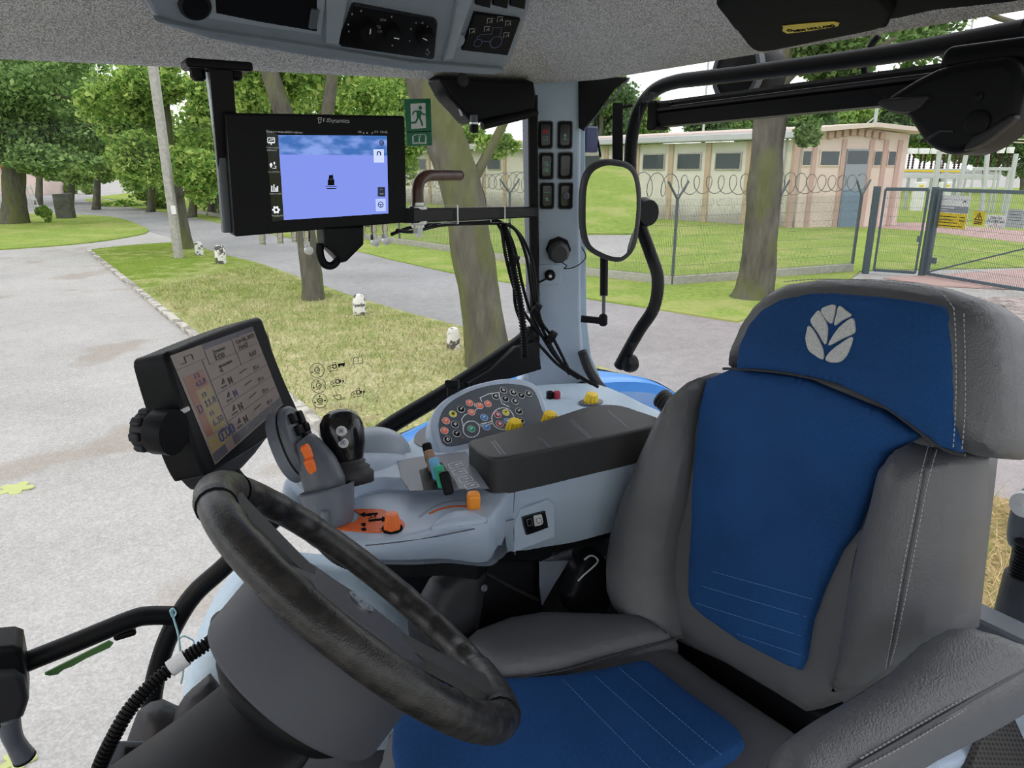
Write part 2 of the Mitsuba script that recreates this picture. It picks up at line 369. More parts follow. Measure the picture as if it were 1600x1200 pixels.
setting('lawn', slab([(-46, 81), (-14.7, 41.7), (-4.5, 29.25), (2.0, 20.45), (4.16, 18.65), (10.2, 20.95), (10.45, 21.2), (30, 24), (60, 40), (90, 120), (-60, 140)], 0.04, 0.05), 'm_lawn', 'bright lawn behind the mesh fence')
setting('lawn_yard', slab([(-40, -13), (30, -13), (60, -80), (-60, -80)], 0.04, 0.05), 'm_lawn', 'lawn behind the yard seen only in the mirror')
setting('inner_drive', slab([ground(1345, 356)[:2], ground(1440, 362)[:2], ground(1640, 386)[:2], ground(1640, 366)[:2], ground(1440, 349)[:2], ground(1390, 349)[:2]], 0.05, 0.04), 'm_pinkpave', 'pinkish paved drive inside the gate')
setting('gate_apron', slab([ground(1380, 436)[:2], ground(1460, 448)[:2], ground(1620, 455)[:2], ground(1640, 420)[:2], ground(1560, 425)[:2]], 0.048, 0.04), 'm_pinkpave', 'pinkish paving at the gate')
setting('hay_patch', slab([(4.3, 5.9), (6.2, 4.6), (8.0, 2.0), (5.0, -1.0), (2.2, 2.2), (2.9, 3.9)], 0.07, 0.08), 'm_hay', 'patch of dry straw beside the road')

rng = np.random.default_rng(5)
def blades(poly, n, h0, h1, w, cols, z, lie=0.0, seed=1):
    r = np.random.default_rng(seed); P = Polygon(poly).buffer(0); x0, y0, x1, y1 = P.bounds; q = r.uniform([x0, y0], [x1, y1], (n * 3, 2)); q = q[shapely.contains(P, shapely.points(q))][:n]; n = len(q)
    h = r.uniform(h0, h1, n); a = r.uniform(0, 6.283, n); b = r.uniform(0, 6.283, n); tl = lie + r.uniform(0, 0.7, n)
    base = np.c_[q, np.full(n, z)]; side = np.c_[np.cos(a), np.sin(a), 0 * a] * w; tip = base + np.c_[np.cos(b) * h * np.sin(tl), np.sin(b) * h * np.sin(tl), np.maximum(h * np.cos(tl), 0.008) + (r.uniform(0, 0.05, n) if lie else 0)]
    V = np.stack([base - side, base + side, tip], 1).reshape(-1, 3); c = np.asarray(cols)[r.integers(0, len(cols), n)] * r.uniform(0.7, 1.25, (n, 1)); return (V, np.arange(3 * n).reshape(-1, 3)), np.repeat(c, 3, 0)
near_verge = [(-2.3, 7.9), (-9, 17.5), (-8, 22.5), (-3.9, 16.4), (-0.9, 12.9), (1.3, 10.1), (4.0, 6.2), (2.0, 5.0)]
m_, c_ = blades(near_verge, 26000, 0.04, 0.11, 0.006, [(0.28, 0.32, 0.11), (0.50, 0.46, 0.24), (0.22, 0.29, 0.08), (0.58, 0.53, 0.30)], 0.05, lie=0.5, seed=2)
obj('grass', m_, 'm_blade', None, label='short dry grass blades on the verge under the trees', cat='grass', kind='stuff', smooth=False, color=c_)
m_, c_ = blades([(4.2, 5.85), (5.9, 4.6), (6.5, 3.0), (3.2, 2.6), (3.1, 4.0)], 9000, 0.12, 0.38, 0.004, [(0.55, 0.42, 0.22), (0.62, 0.50, 0.28), (0.42, 0.31, 0.15), (0.20, 0.24, 0.07)], 0.072, lie=1.15, seed=4)
obj('straw', m_, 'm_blade', None, label='loose dry straw lying beyond the rear window', cat='straw', kind='stuff', smooth=False, color=c_)

# kerb: single stones
kl = spline(np.array([(-1.2, 6.45), (-2.2, 7.75), (-3.25, 9.3), (-6.0, 12.9), (-9.6, 18.0), (-15.82, 26.78)]), 40)
kd = np.r_[0, np.cumsum(np.linalg.norm(np.diff(kl, axis=0), axis=1))]
kerb = thing('kerb', 'line of pale worn kerb stones between yard and verge', 'kerb')
for i in range(int(kd[-1] / 0.8)):
    a, b = ([np.interp(s, kd, kl[:, k]) for k in (0, 1)] for s in (i * 0.8 + 0.012, i * 0.8 + 0.788))
    h = 0.075 + 0.02 * rng.random()
    obj('stone', bar([*a, h / 2], [*b, h / 2], 0.13 + 0.02 * rng.random(), h), 'm_kerb', kerb)

# setts of the paving by the gate
pv = thing('sett_paving', 'old stone sett paving in front of the open gate', 'paving')
sx, sy = unit([0.5, -0.87]), unit([0.87, 0.5]); spots = []
for i in range(40):
    for j in range(34):
        q = np.array([9.2, 15.4]) + sx * (i * 0.165) + sy * (j * 0.24 + 0.12 * (i % 2) - 1.2)
        pr = q @ [0, 1]
        if 7.0 < q[0] < 13.2 and 8.5 < q[1] < 16.4: spots.append(q)
spots.sort(key=lambda q: np.hypot(*q)); rest = []
for i, q in enumerate(spots):
    b = cbox(Frame([*q, 0.02 + 0.012 * rng.random()], [*sy, 0], y=[*-sx, 0]), 0.215, 0.145, 0.06, 0.018)
    if i < 300: obj('sett', b, 'm_sett', pv)
    else: rest.append(b)
if rest: obj('far_setts', rest, 'm_sett', pv, kind='stuff')

# ================================================================== OUTSIDE: trees
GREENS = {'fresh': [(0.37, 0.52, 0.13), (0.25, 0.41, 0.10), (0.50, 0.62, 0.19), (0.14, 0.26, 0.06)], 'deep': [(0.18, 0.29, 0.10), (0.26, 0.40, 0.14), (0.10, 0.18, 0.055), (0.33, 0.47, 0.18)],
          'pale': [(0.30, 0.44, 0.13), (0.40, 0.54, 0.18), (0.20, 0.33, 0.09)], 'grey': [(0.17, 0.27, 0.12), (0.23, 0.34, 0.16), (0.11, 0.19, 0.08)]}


def lumps(blobs, seed):
    r = np.random.default_rng(seed + 900); out = []
    for c, rad, n, s in blobs:
        k = 9 if n > 1200 else 5; d = r.normal(size=(k, 3)); d /= np.linalg.norm(d, axis=1, keepdims=True); d *= r.uniform(0.35, 0.95, (k, 1)); w = r.uniform(0.5, 1.4, k); w /= w.sum()
        out.append((c, np.asarray(rad) * .75, int(n * .4), s))
        for q, ww in zip(d, w): out.append((np.asarray(c) + q * rad, np.asarray(rad) * r.uniform(0.28, 0.5), int(n * ww * 1.4), s * 0.85))
    return out


def leafmesh(blobs, tone, seed):
    r = np.random.default_rng(seed); V, Cc = [], []
    for c, rad, n, s in lumps(blobs, seed):
        d = r.normal(size=(n, 3)); d /= np.linalg.norm(d, axis=1, keepdims=True); k = r.random(n) ** 0.45
        lump = 0.75 + 0.5 * meshkit.noise(d * 2.6 + seed, seed); p = np.asarray(c) + d * (k * lump)[:, None] * np.asarray(rad)
        nn = r.normal(size=(n, 3)) * 0.8 + [0, 0, 0.8]; nn /= np.linalg.norm(nn, axis=1, keepdims=True); t = np.cross(nn, r.normal(size=(n, 3))); t /= np.linalg.norm(t, axis=1, keepdims=True); b = np.cross(nn, t)
        z = s * r.uniform(0.45, 1.0, (n, 1)); q = np.stack([p - t * z, p + b * z * 0.7 - nn * z * 0.25, p + t * z, p - b * z * 0.7 - nn * z * 0.25], 1)
        V.append(q.reshape(-1, 3)); col = np.asarray(GREENS[tone])[r.integers(0, len(GREENS[tone]), n)] * r.uniform(0.75, 1.25, (n, 1)); Cc.append(np.repeat(col, 4, 0))
    V = np.vstack(V); n = len(V) // 4; i = np.arange(n)[:, None] * 4
    return (V, np.vstack([i + [0, 1, 2], i + [0, 2, 3]])), np.clip(np.vstack(Cc), 0, 1)


_seed = [10]
def tree(name, label, path, y, r0, r1, blobs, tone, branches=(), group=None, cat='tree'):
    """path: the trunk in the photograph's pixels at distance y, foot first; blobs: (u, v, y, half width, half height in pixels, leaves, leaf size)."""
    _seed[0] += 1; k = thing(name, label, cat, group)
    if path:
        p = [aty(u, v, y) for u, v in path]; p[0][2] = -0.05; q = spline(np.array(p), 8); n = len(q); h = np.linspace(0, 1, n); rr = r0 + (r1 - r0) * h + r0 * 0.35 * np.exp(-h * 14)
        t = tube(q, rr, 14, up=(0, 1, 0)); v = np.array(t.vertices); a = meshkit.fbm(v * [4, 4, 1.2], 3, seed=_seed[0]) - 0.5; cen = q[np.abs(v[:, None, 2] - q[None, :, 2]).argmin(1)]
        v[:, :2] += (v[:, :2] - cen[:, :2]) * a[:, None] * 0.35; t.vertices = v; obj('trunk', t, 'm_bark', k, smooth=True)
    for bp, b0, b1 in branches: q = spline(np.array([aty(*w) for w in bp]), 6); obj('branch', tube(q, np.linspace(b0, b1, len(q)), 8), 'm_bark', k, smooth=True)
    B = []
    for u, v, yy, ru, rv, n, s in blobs: c = aty(u, v, yy); m = yy / FPX * 1.03; B.append((c, (ru * m, 0.5 * (ru + rv) * m, rv * m), n, s))
    if B: mm, cc = leafmesh(B, tone, _seed[0]); obj('crown', mm, 'm_leaf', k, kind='stuff', smooth=False, color=cc)
    return k


tree('oak_tree', 'large old oak on the grass island at the left edge', [(24, 352), (22, 300), (20, 240), (8, 160), (-10, 60)], 40.4, 0.62, 0.40,
     [(20, 150, 40, 130, 75, 5200, .21), (-20, 225, 39, 75, 35, 1500, .21), (70, 250, 38, 70, 25, 1500, .19), (110, 205, 41, 70, 30, 1500, .2)], 'deep', [([(22, 235, 40.4), (60, 215, 40), (105, 205, 40), (160, 190, 40)], .2, .05), ([(22, 232, 40.4), (30, 185, 40), (70, 150, 40), (130, 158, 40), (180, 155, 40)], .16, .04)])
tree('maple_tree', 'maple tree right behind the grey concrete pole', [(291, 391), (283, 345), (276, 300), (262, 220), (250, 90)], 27.2, 0.27, 0.18,
     [(205, 140, 27, 75, 45, 2600, .15), (215, 255, 26, 45, 45, 1600, .14), (310, 265, 25, 48, 42, 2000, .14), (255, 130, 27, 60, 30, 1500, .15), (325, 170, 27, 40, 60, 1500, .15), (190, 200, 28, 50, 40, 1300, .15)], 'fresh', [([(278, 310, 27.2), (315, 280, 26), (335, 262, 25)], .08, .03)])
tree('verge_tree', 'slim forked tree on the verge below the upper touchscreen', [(491, 474), (486, 420), (476, 350), (462, 250), (440, 170), (412, 85)], 16.2, 0.235, 0.19,
     [(455, 95, 17, 110, 55, 3000, .11), (390, 130, 18, 45, 60, 1500, .11)], 'fresh', [([(478, 350, 16.2), (495, 260, 16.2), (512, 170, 16.2), (524, 80, 16.2)], .15, .13)])
tree('lime_tree', 'thick leaning mossy trunk seen beside the emergency exit sticker', [(768, 580), (752, 480), (735, 380), (722, 300), (690, 200), (655, 100), (630, 20)], 10.45, 0.315, 0.27,
     [(600, 60, 11.5, 130, 40, 2500, .08), (780, 225, 15, 34, 26, 700, .08), (790, 150, 14, 45, 45, 1100, .08)], 'fresh', [([(735, 290, 10.45), (765, 235, 10.45), (788, 190, 10.45), (812, 130, 10.45)], .075, .05)])
tree('road_tree', 'upright mossy tree between the pale building and the rear window blind', [(1175, 470), (1186, 400), (1194, 300), (1204, 180), (1214, 80), (1222, -20)], 16.5, 0.40, 0.30,
     [(1300, 75, 17, 105, 60, 5200, .10), (1265, 205, 16, 24, 30, 700, .10), (1450, 60, 18, 70, 45, 1900, .10), (1180, 60, 17, 60, 40, 1500, .10), (1560, 120, 18, 45, 35, 700, .09), (1340, 130, 17, 70, 22, 1400, .1)], 'deep', [([(1206, 150, 16.5), (1260, 100, 16), (1330, 90, 16), (1400, 60, 16)], .1, .04), ([(1365, 40, 16), (1350, 85, 16), (1352, 120, 16), (1362, 160, 16)], .06, .03), ([(1530, 10, 17), (1560, 28, 17), (1610, 40, 17)], .08, .04)])
far = [(60, 120, 62, 70, 70, 'deep', 'dark tree with its crown high behind the large oak'),
       (150, 180, 60, 75, 70, 'deep', 'dark dense tree between the oak and the concrete pole, beyond the bend'),
       (150, 235, 55, 60, 45, 'pale', 'pale airy low tree right above the dark stone block'),
       (235, 210, 52, 60, 80, 'fresh', 'fresh green tree directly behind the concrete pole'),
       (330, 190, 48, 55, 95, 'fresh', 'tall fresh green tree behind the hanging post of the upper touchscreen'),
       (300, 255, 46, 50, 40, 'pale', 'pale low tree right of the concrete pole above the far fence'),
       (420, 190, 46, 60, 95, 'deep', 'dark tree behind the left half of the upper touchscreen'),
       (500, 190, 42, 60, 100, 'fresh', 'fresh green tree behind the middle of the upper touchscreen'),
       (575, 165, 38, 50, 75, 'fresh', 'fresh green tree above the right corner of the upper touchscreen'),
       (625, 185, 48, 40, 70, 'pale', 'pale green tree right behind the emergency exit sticker'),
       (555, 245, 45, 60, 45, 'pale', 'pale low tree behind the right half of the upper touchscreen'),
       (110, 262, 66, 60, 25, 'pale', 'pale far tree low beyond the bend behind the dark stone'),
       (700, 190, 62, 60, 45, 'pale', 'pale tree seen behind the thick leaning trunk above the long roof'),
       (370, 120, 52, 60, 45, 'deep', 'dark crown at the top right of the hanging post'),
       (20, 190, 70, 60, 60, 'grey', 'greyish green tree at the left edge behind the oak')]
KIND = {'deep': 'dark green', 'fresh': 'fresh green', 'pale': 'pale green', 'grey': 'greyish green'}
for u, v, y, ru, rv, tone, lb in far:
    tree('background_tree', lb, [(u, 270 + 3000 / y), (u + 4, v), (u, v - rv * 0.8)], y, 0.25, 0.12, [(u, v, y, ru, rv, 3600, 0.0046 * y), (u + ru * 0.3, v + rv * 0.55, y - 2, ru * 0.7, rv * 0.5, 1500, 0.0042 * y)], tone, group='trees of the wood at the bend')
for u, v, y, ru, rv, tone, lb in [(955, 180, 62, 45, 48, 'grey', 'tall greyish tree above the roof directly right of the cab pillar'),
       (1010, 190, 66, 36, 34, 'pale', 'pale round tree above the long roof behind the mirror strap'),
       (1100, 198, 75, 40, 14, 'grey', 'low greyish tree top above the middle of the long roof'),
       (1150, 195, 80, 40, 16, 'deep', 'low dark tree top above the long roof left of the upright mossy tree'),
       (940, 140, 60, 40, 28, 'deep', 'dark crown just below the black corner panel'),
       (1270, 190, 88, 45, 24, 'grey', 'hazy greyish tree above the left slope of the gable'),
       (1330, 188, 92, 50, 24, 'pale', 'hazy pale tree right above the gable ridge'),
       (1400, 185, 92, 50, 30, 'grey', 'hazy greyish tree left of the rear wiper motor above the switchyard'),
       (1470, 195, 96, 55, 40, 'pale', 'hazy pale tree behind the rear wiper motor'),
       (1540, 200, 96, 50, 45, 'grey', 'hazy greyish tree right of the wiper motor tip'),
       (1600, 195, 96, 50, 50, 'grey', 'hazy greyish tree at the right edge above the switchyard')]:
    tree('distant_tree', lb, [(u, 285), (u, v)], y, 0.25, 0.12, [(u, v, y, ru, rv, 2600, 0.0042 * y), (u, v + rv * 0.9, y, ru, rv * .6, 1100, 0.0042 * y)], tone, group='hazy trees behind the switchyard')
for u, v, y, ru, rv, tone, lb, cat in [(195, 322, 60, 32, 9, 'fresh', 'low leafy shrub on the grass at the bend of the road', 'shrub'), (70, 332, 41, 9, 12, 'fresh', 'small green shrub growing beside the oak trunk', 'shrub'), (112, 290, 92, 10, 10, 'pale', 'brownish clipped bush far down the road', 'bush'), (135, 290, 90, 12, 11, 'pale', 'yellow green clipped bush far down the road', 'bush'), (240, 300, 56, 45, 22, 'pale', 'dense pale undergrowth left of the concrete pole', 'undergrowth'), (330, 300, 52, 50, 24, 'pale', 'dense undergrowth behind the fence right of the concrete pole', 'undergrowth')]:
    tree('shrub', lb, [(u, 270 + 3150 / y), (u, v)], y, 0.03, 0.015, [(u, v, y, ru, rv, 900, 0.004 * y)], tone, cat=cat)

# ================================================================== OUTSIDE: small things on the ground
p = aty(280, 408, 24.2); q = aty(244, 60, 24.2)
pole = thing('utility_pole', 'grey concrete utility pole standing on the verge', 'pole')
obj('shaft', bar([p[0], 24.2, -0.1], [p[0] + 0.0, 24.2, 9.0], 0.25, 0.25, up=(0, 1, 0)), 'm_concrete', pole)
obj('sign', cbox(Frame(aty(271, 328, 24.05), (1, 0, 0), y=(0, 0, 1)), 0.16, 0.28, 0.01), 'm_white', pole, label='small pale sign')
for u, v, h, lb in [(563, 496, .48, 'whitewashed stone post on the verge right of the slim forked tree'), (709, 549, .40, 'low whitewashed stone with dark blotches beside the thick leaning trunk'), (346, 414, .62, 'tallest whitewashed stone, just left of the upper touchscreen'), (312, 401, .50, 'whitewashed stone beside the maple tree foot')]:
    c = ground(u, v); r = 0.12 * h / 0.45; pr = [(r * .9, -0.03), (r * 1.05, h * .35), (r * 1.0, h * .75), (r * .75, h * .97), (r * .3, h * 1.02)]
    m = lathe(pr, Frame(c, (1, .3, 0), y=(0, 1, 0)), 14); v_ = np.array(m.vertices); v_ += 0.05 * (meshkit.fbm(v_ * 6, 3, seed=3)[:, None] - 0.5) * [1, 1, 1]; m.vertices = v_
    obj('painted_stone', m, 'm_limewash', None, label=lb, cat='stone')
c = ground(104, 342); m = rbox(Frame(c + [0, 0, 0.75], unit([1, .2, 0]), n=(0, 0, 1)), 0.95, 0.6, 1.6, 0.05); v_ = np.array(m.vertices); v_[:, 2] += 0.10 * np.sin(v_[:, 0] * 5); m.vertices = v_
obj('boulder', m, 'm_stone', None, label='dark upright stone block on the grass island', cat='stone')
la = thing('support_ladder', 'small narrow metal frame leaning beside the oak', 'frame')
for s in (-0.22, 0.22): obj('rail', bar(ground(60, 335) + [s, 0, 0], ground(60, 335) + [s * .7 - .35, 0, 1.9], .06, .06), 'm_galv', la)
for k in range(5): a = 0.25 + 0.36 * k; obj('rung', bar(ground(60, 335) + [-.22 - .16 * a / 1.9, 0, a], ground(60, 335) + [.22 - .3 * a / 1.9, 0, a], .04, .04), 'm_galv', la)
for u, v, s, lb, colr in [(24, 765, .13, 'large yellow green fallen leaf on the yard', 'm_leafyellow'), (29, 1190, .07, 'yellowish leaf on the yard below the black door latch', 'm_leafyellow')]:
    mat('m_leafyellow', (0.46, 0.50, 0.20), 0.7)
    g = np.linspace(0, 2 * np.pi, 31)[:-1]; rr = s * (0.55 + 0.45 * np.abs(np.cos(2.5 * g))) ; o = np.stack([rr * np.cos(g) * 1.3, rr * np.sin(g)], 1)
    obj('fallen_leaf', plate(Frame(ground(u, v) + [0, 0, .006], (1, .2, .02), n=(0.05, -0.1, 1)), o, .012, .004), colr, None, label=lb, cat='leaf')

# ================================================================== OUTSIDE: fence, razor wire, gate
fence_line = [np.array(q) for q in [(-30.0, 60.6), (-14.7, 41.2), (-4.5, 28.88), (-2.17, 26.14), (2.03, 20.15), (4.16, 18.415), (7.22, 19.78), (10.04, 21.07)]]
fence = thing('mesh_fence', 'dark green wire mesh fence with barbed top arms along the road', 'fence'); posts = []
for a, b in zip(fence_line, fence_line[1:]):
    n = max(1, int(round(np.linalg.norm(b - a) / 3.2)))
    posts += [a + (b - a) * i / n for i in range(n)]
posts.append(fence_line[-1]); FH = 2.2
for q in posts:
    P = np.array([*q, 0]); pm = [bar(P, P + [0, 0, FH], .07, .07)]
    d = unit(np.array([0.8, 0.6, 0]))
    pm += [bar(P + [0, 0, FH - .02], P + [0, 0, FH + .42] + d * .38, .045, .045), bar(P + [0, 0, FH - .02], P + [0, 0, FH + .42] - d * .38, .045, .045)]
    obj('post', pm, 'm_post', fence)


def wires(a, b, z0, z1, gap, w, hgap=0.25):
    a, b = np.array([*a, 0.0]), np.array([*b, 0.0]); t = unit(b - a); n = np.cross(t, Z); Lw = np.linalg.norm(b - a); V, Fc = [], []
    def pr(p, q, e1, e2):
        k = len(V); V.extend([p + e1 * w, p - e1 * w * .5 + e2 * w * .87, p - e1 * w * .5 - e2 * w * .87, q + e1 * w, q - e1 * w * .5 + e2 * w * .87, q - e1 * w * .5 - e2 * w * .87])
        for i in range(3): j = (i + 1) % 3; Fc.extend([[k + i, k + j, k + 3 + j], [k + i, k + 3 + j, k + 3 + i]])
    for s in np.arange(gap / 2, Lw, gap): pr(a + t * s + Z * z0, a + t * s + Z * z1, n, t)
    for h in np.arange(z0 + .02, z1 + .01, hgap): pr(a + Z * h + n * .006, b + Z * h + n * .006, n, Z)
    return trimesh.Trimesh(np.array(V), np.array(Fc), process=False)


for a, b in zip(posts, posts[1:]):
    if np.linalg.norm(a) < 45: obj('mesh_panel', wires(a, b, 0.25, FH, 0.05 if np.linalg.norm(a) < 32 else 0.1, 0.0040), 'm_post', fence, kind='stuff', smooth=False)
    obj('plinth', bar([*a, .13], [*b, .13], .12, .24), 'm_concrete', fence)
ctr = [np.array([*q, FH + .33]) for q in posts if q[0] > -9]
hp, step = [], 0.035
for a, b in zip(ctr, ctr[1:]):
    n = int(np.linalg.norm(b - a) / step)
    for i in range(n): hp.append(a + (b - a) * i / n)
hp = np.array(hp); tt = np.gradient(hp, axis=0); tt /= np.linalg.norm(tt, axis=1, keepdims=True); sd = np.cross(tt, Z); ang = np.arange(len(hp)) * 2 * np.pi / 11.0; rad = 0.27 + 0.05 * np.sin(np.arange(len(hp)) * 0.05)
obj('razor_wire', tube(hp + sd * (rad * np.cos(ang))[:, None] + Z * (rad * np.sin(ang))[:, None], 0.011, 4), 'm_razor', None, label='long coil of razor wire along the top of the mesh fence', cat='razor wire', smooth=True)

g0, g1, g2 = np.array([10.42, 20.67]), np.array([11.45, 20.02]), np.array([13.0, 14.9])
mat('m_razor', (0.14, 0.14, 0.14), 0.6); mat('m_gate', (0.07, 0.10, 0.12), 0.45)
for i, (q, lb) in enumerate([(g0 - [.12, -.08], 'left square gate post of the narrow gate'), (g1 + [.1, .02], 'thick square gate post between the narrow and the wide gate')]):
    obj('gate_post', bar([*q, -.05], [*q, 2.45], .16, .16), 'm_gate', None, label=lb, cat='gate post')


def gate(name, label, a, b, top, brace):
    k = thing(name, label, 'gate'); a3, b3 = np.array([*a, 0.0]), np.array([*b, 0.0]); t = unit(b3 - a3)
    obj('frame', [bar(a3 + Z * .1, a3 + Z * top, .09, .06, up=t), bar(b3 + Z * .1, b3 + Z * top, .09, .06, up=t), bar(a3 + Z * top, b3 + Z * top, .06, .09), bar(a3 + Z * .12, b3 + Z * .12, .06, .08)], 'm_gate', k)
    obj('mesh_panel', wires(a, b, .12, top, 0.05, 0.0042), 'm_gate', k, kind='stuff', smooth=False)
    if brace: obj('brace', bar(a3 + Z * .16, b3 + Z * (top - 0.45), .035, .035), 'm_gate', k)
    obj('lock', cbox(Frame(b3 * .97 + a3 * .03 + Z * 1.05 if not brace else a3 * .97 + b3 * .03 + Z * .5, t, n=Z), .12, .08, .16), 'm_gate', k)
    return k, Frame(a3, t, y=Z)


gate('wicket_gate', 'narrow dark green mesh gate next to the fence', g0 + [.06, -.04], g1 - [.08, -.05], 2.38, False)
gk, gf = gate('wide_gate', 'wide dark green mesh gate leaf with a diagonal brace, standing open', g1 + [.14, -.16], g2, 2.38, True)


def sign(label, u0, v0, u1, v1, fill, build, off=0.06):
    fr = gf.up(-off); a, b, c, d = (fr.px(*w) for w in ((u0, v0), (u1, v0), (u1, v1), (u0, v1))); ce = (a + b + c + d) / 4; w = np.linalg.norm(b - a); h = abs(np.linalg.norm(d - a)) * 0.97
    sf = fr.sub(ce[0], ce[1]); 
    if np.dot(sf.n, CAM - sf.o) < 0: sf = Frame(sf.o, -sf.x, sf.y)
    k = thing('sign', label, 'sign'); obj('plate', plate(sf, rrect(w, h, .01), .006), fill, k); build(k, sf.up(.0065), w, h)


def s1(k, f, w, h):
    obj('grey_band', flatpoly(f, rrect(w * .98, h * .20, .004, cy=h * .09)), 'm_signgrey', k); obj('yellow_field', flatpoly(f, rrect(w * .98, h * .46, .004, cy=-h * .255)), 'm_yellow', k); fu = f.up(.001)
    obj('lettering', [strip(fu, [(-w * .42, h * y), (w * x, h * y)], h * .025) for x, y in ((.2, -.14), (.1, -.24), (.25, -.32), (.4, -.42))] + [strip(fu, [(w * .28, h * y), (w * .44, h * y)], h * .03) for y in (-.14, -.24)], 'm_ink', k, label='rows of small black print')
    obj('heading', [strip(fu, [(-w * .42, h * .13), (w * .1, h * .13)], h * .03), strip(fu, [(-w * .42, h * .06), (-w * .1, h * .06)], h * .025)], 'm_white', k); obj('mark', strip(fu, [(w * .3, h * .3), (w * .36, h * .36), (w * .40, h * .3)], h * .03), 'm_ink', k)
def s2(k, f, w, h):
    obj('triangle', strip(f, [(-w * .34, -h * .12), (w * .34, -h * .12), (0, h * .36)], w * .07, closed=True), 'm_ink', k); obj('bolt', flatpoly(f, [(-.02 * w, .2 * h), (.08 * w, .2 * h), (.02 * w, .06 * h), (.1 * w, .06 * h), (-.05 * w, -.1 * h), (0, .03 * h), (-.08 * w, .03 * h)]), 'm_ink', k)
    obj('lettering', [strip(f, [(-w * .35, -h * y), (w * .35, -h * y)], h * .06) for y in (.28, .4)], 'm_ink', k)
def s3(k, f, w, h):
    obj('lettering', [text(f.sub(0, h * .27), 'DROGA', h * .2, center=True, bold=True), text(f.sub(0, h * .0), 'POŻAROWA', h * .19, center=True, bold=True)], 'm_ink', k); obj('red_lettering', [text(f.sub(0, -h * .22), 'NIE', h * .15, center=True), text(f.sub(0, -h * .40), 'ZASTAWIAĆ', h * .15, center=True)], 'm_red', k)
def s4(k, f, w, h): obj('lettering', [strip(f, [(-w * .4, h * y), (w * .3, h * y)], h * .03) for y in (.38, .2, .05, -.1)], 'm_ink', k)
sign('large sign on the gate with grey band above and yellow field below', 1460, 306, 1513, 357, 'm_white', s1)
sign('small yellow warning sign with a black triangle on the gate', 1521, 330, 1538, 352, 'm_yellow', s2)
sign('white fire road sign reading DROGA POŻAROWA on the gate', 1541, 336, 1572, 356, 'm_white', s3)
sign('pale grey notice on the gate, rightmost of its signs', 1573, 327, 1602, 356, 'm_galv', s4)

# ================================================================== OUTSIDE: pale building
A, B = np.array([14.55, 37.4, 0]), np.array([20.3, 38.4, 0]); wd = unit([-0.63, 0.777, 0]); E_ = A + wd * 62; WH = 4.35
bd = thing('pale_building', 'long low cream building with a pinkish gabled end behind the fence', 'building')
back = unit(np.cross(wd, Z)) ; back = back if back @ [1, 1, 0] > 0 else -back
D_ = B + wd * 62
body = trimesh.creation.extrude_polygon(Polygon([A[:2], B[:2], D_[:2], E_[:2]]), WH, engine='earcut'); obj('wall', body, 'm_wall', bd)
nw = np.cross(wd, Z); nw = nw if nw @ (CAM - A) > 0 else -nw
wf = Frame(A + nw * .03, -wd, y=Z); wf = wf if np.dot(wf.n, nw) > 0 else Frame(A + nw * .03, wd, y=Z)
sgn = 1 if np.dot(wf.x, wd) > 0 else -1
for k in range(23):
    s = 0.35 + k * 2.62; o = wf.at(sgn * s, 0); obj('pilaster', bar(o, o + Z * WH, .34, .16, up=nw), 'm_pilaster', bd)
    if k % 2 == 1 or k in (2,):
        c = wf.at(sgn * (s + 1.31), 3.35); w = obj('window', cbox(Frame(c, wf.x, y=Z), 1.7, .95, .10), 'm_concrete', bd); obj('pane', cbox(Frame(c + nw * .04, wf.x, y=Z), 1.55, .8, .06), 'm_darkpane', w)
ov = 0.55
obj('roof', [bar(A + nw * ov * .3 + Z * (WH + .22) - wd * .5, E_ + nw * ov * .3 + Z * (WH + .22), 1.1, .34)], 'm_roof', bd)
ridge = (A + B) / 2 + Z * 4.92
rz = []
for e in (A - unit(B - A) * .4, B + unit(B - A) * .6): e = e + Z * (WH + .30); rz.append(trimesh.convex.convex_hull(np.array([q + w for q in (e, ridge) for w in (-wd * .9 + Z * 0, wd * 61, -wd * .9 + Z * .2, wd * 61 + Z * .2)])))
obj('roof', rz, 'm_fascia', bd)
ng = np.cross(unit(B - A), Z); ng = ng if ng @ (CAM - A) > 0 else -ng
gfF = Frame(A + ng * .04, unit(B - A), y=Z); gfF = gfF if np.dot(gfF.n, ng) > 0 else Frame(A + ng * .04, -unit(B - A), y=Z)
def gx(u): return gfF.px(u, 235)[0]
obj('gable', plate(Frame(A + ng * .0, gfF.x, y=Z), [(0, 0), (np.linalg.norm(B - A) * np.sign(np.dot(gfF.x, B - A)), 0), (np.linalg.norm(B - A) * np.sign(np.dot(gfF.x, B - A)), WH + .25), (np.dot(gfF.x, ridge - A), 4.95), (0, WH + .25)], .05), 'm_pink', bd)
for u in (1246, 1273, 1318, 1361, 1383, 1405): o = gfF.at(gx(u), 0); obj('pilaster', bar(o, o + Z * WH, .26, .14, up=ng), 'm_pinkpil', bd)
for u0, u1 in ((1254, 1268), (1281, 1313), (1366, 1378), (1388, 1400)):
    a, b = gx(u0), gx(u1); c = gfF.at((a + b) / 2, 3.45, .03); w = obj('window', cbox(Frame(c, gfF.x, y=Z), abs(b - a), .8, .10), 'm_fascia', bd); obj('pane', cbox(Frame(c + ng * .04, gfF.x, y=Z), abs(b - a) * .86, .66, .06), 'm_darkpane', w)
a, b = gx(1323), gx(1357); dw = abs(b - a); c = (a + b) / 2
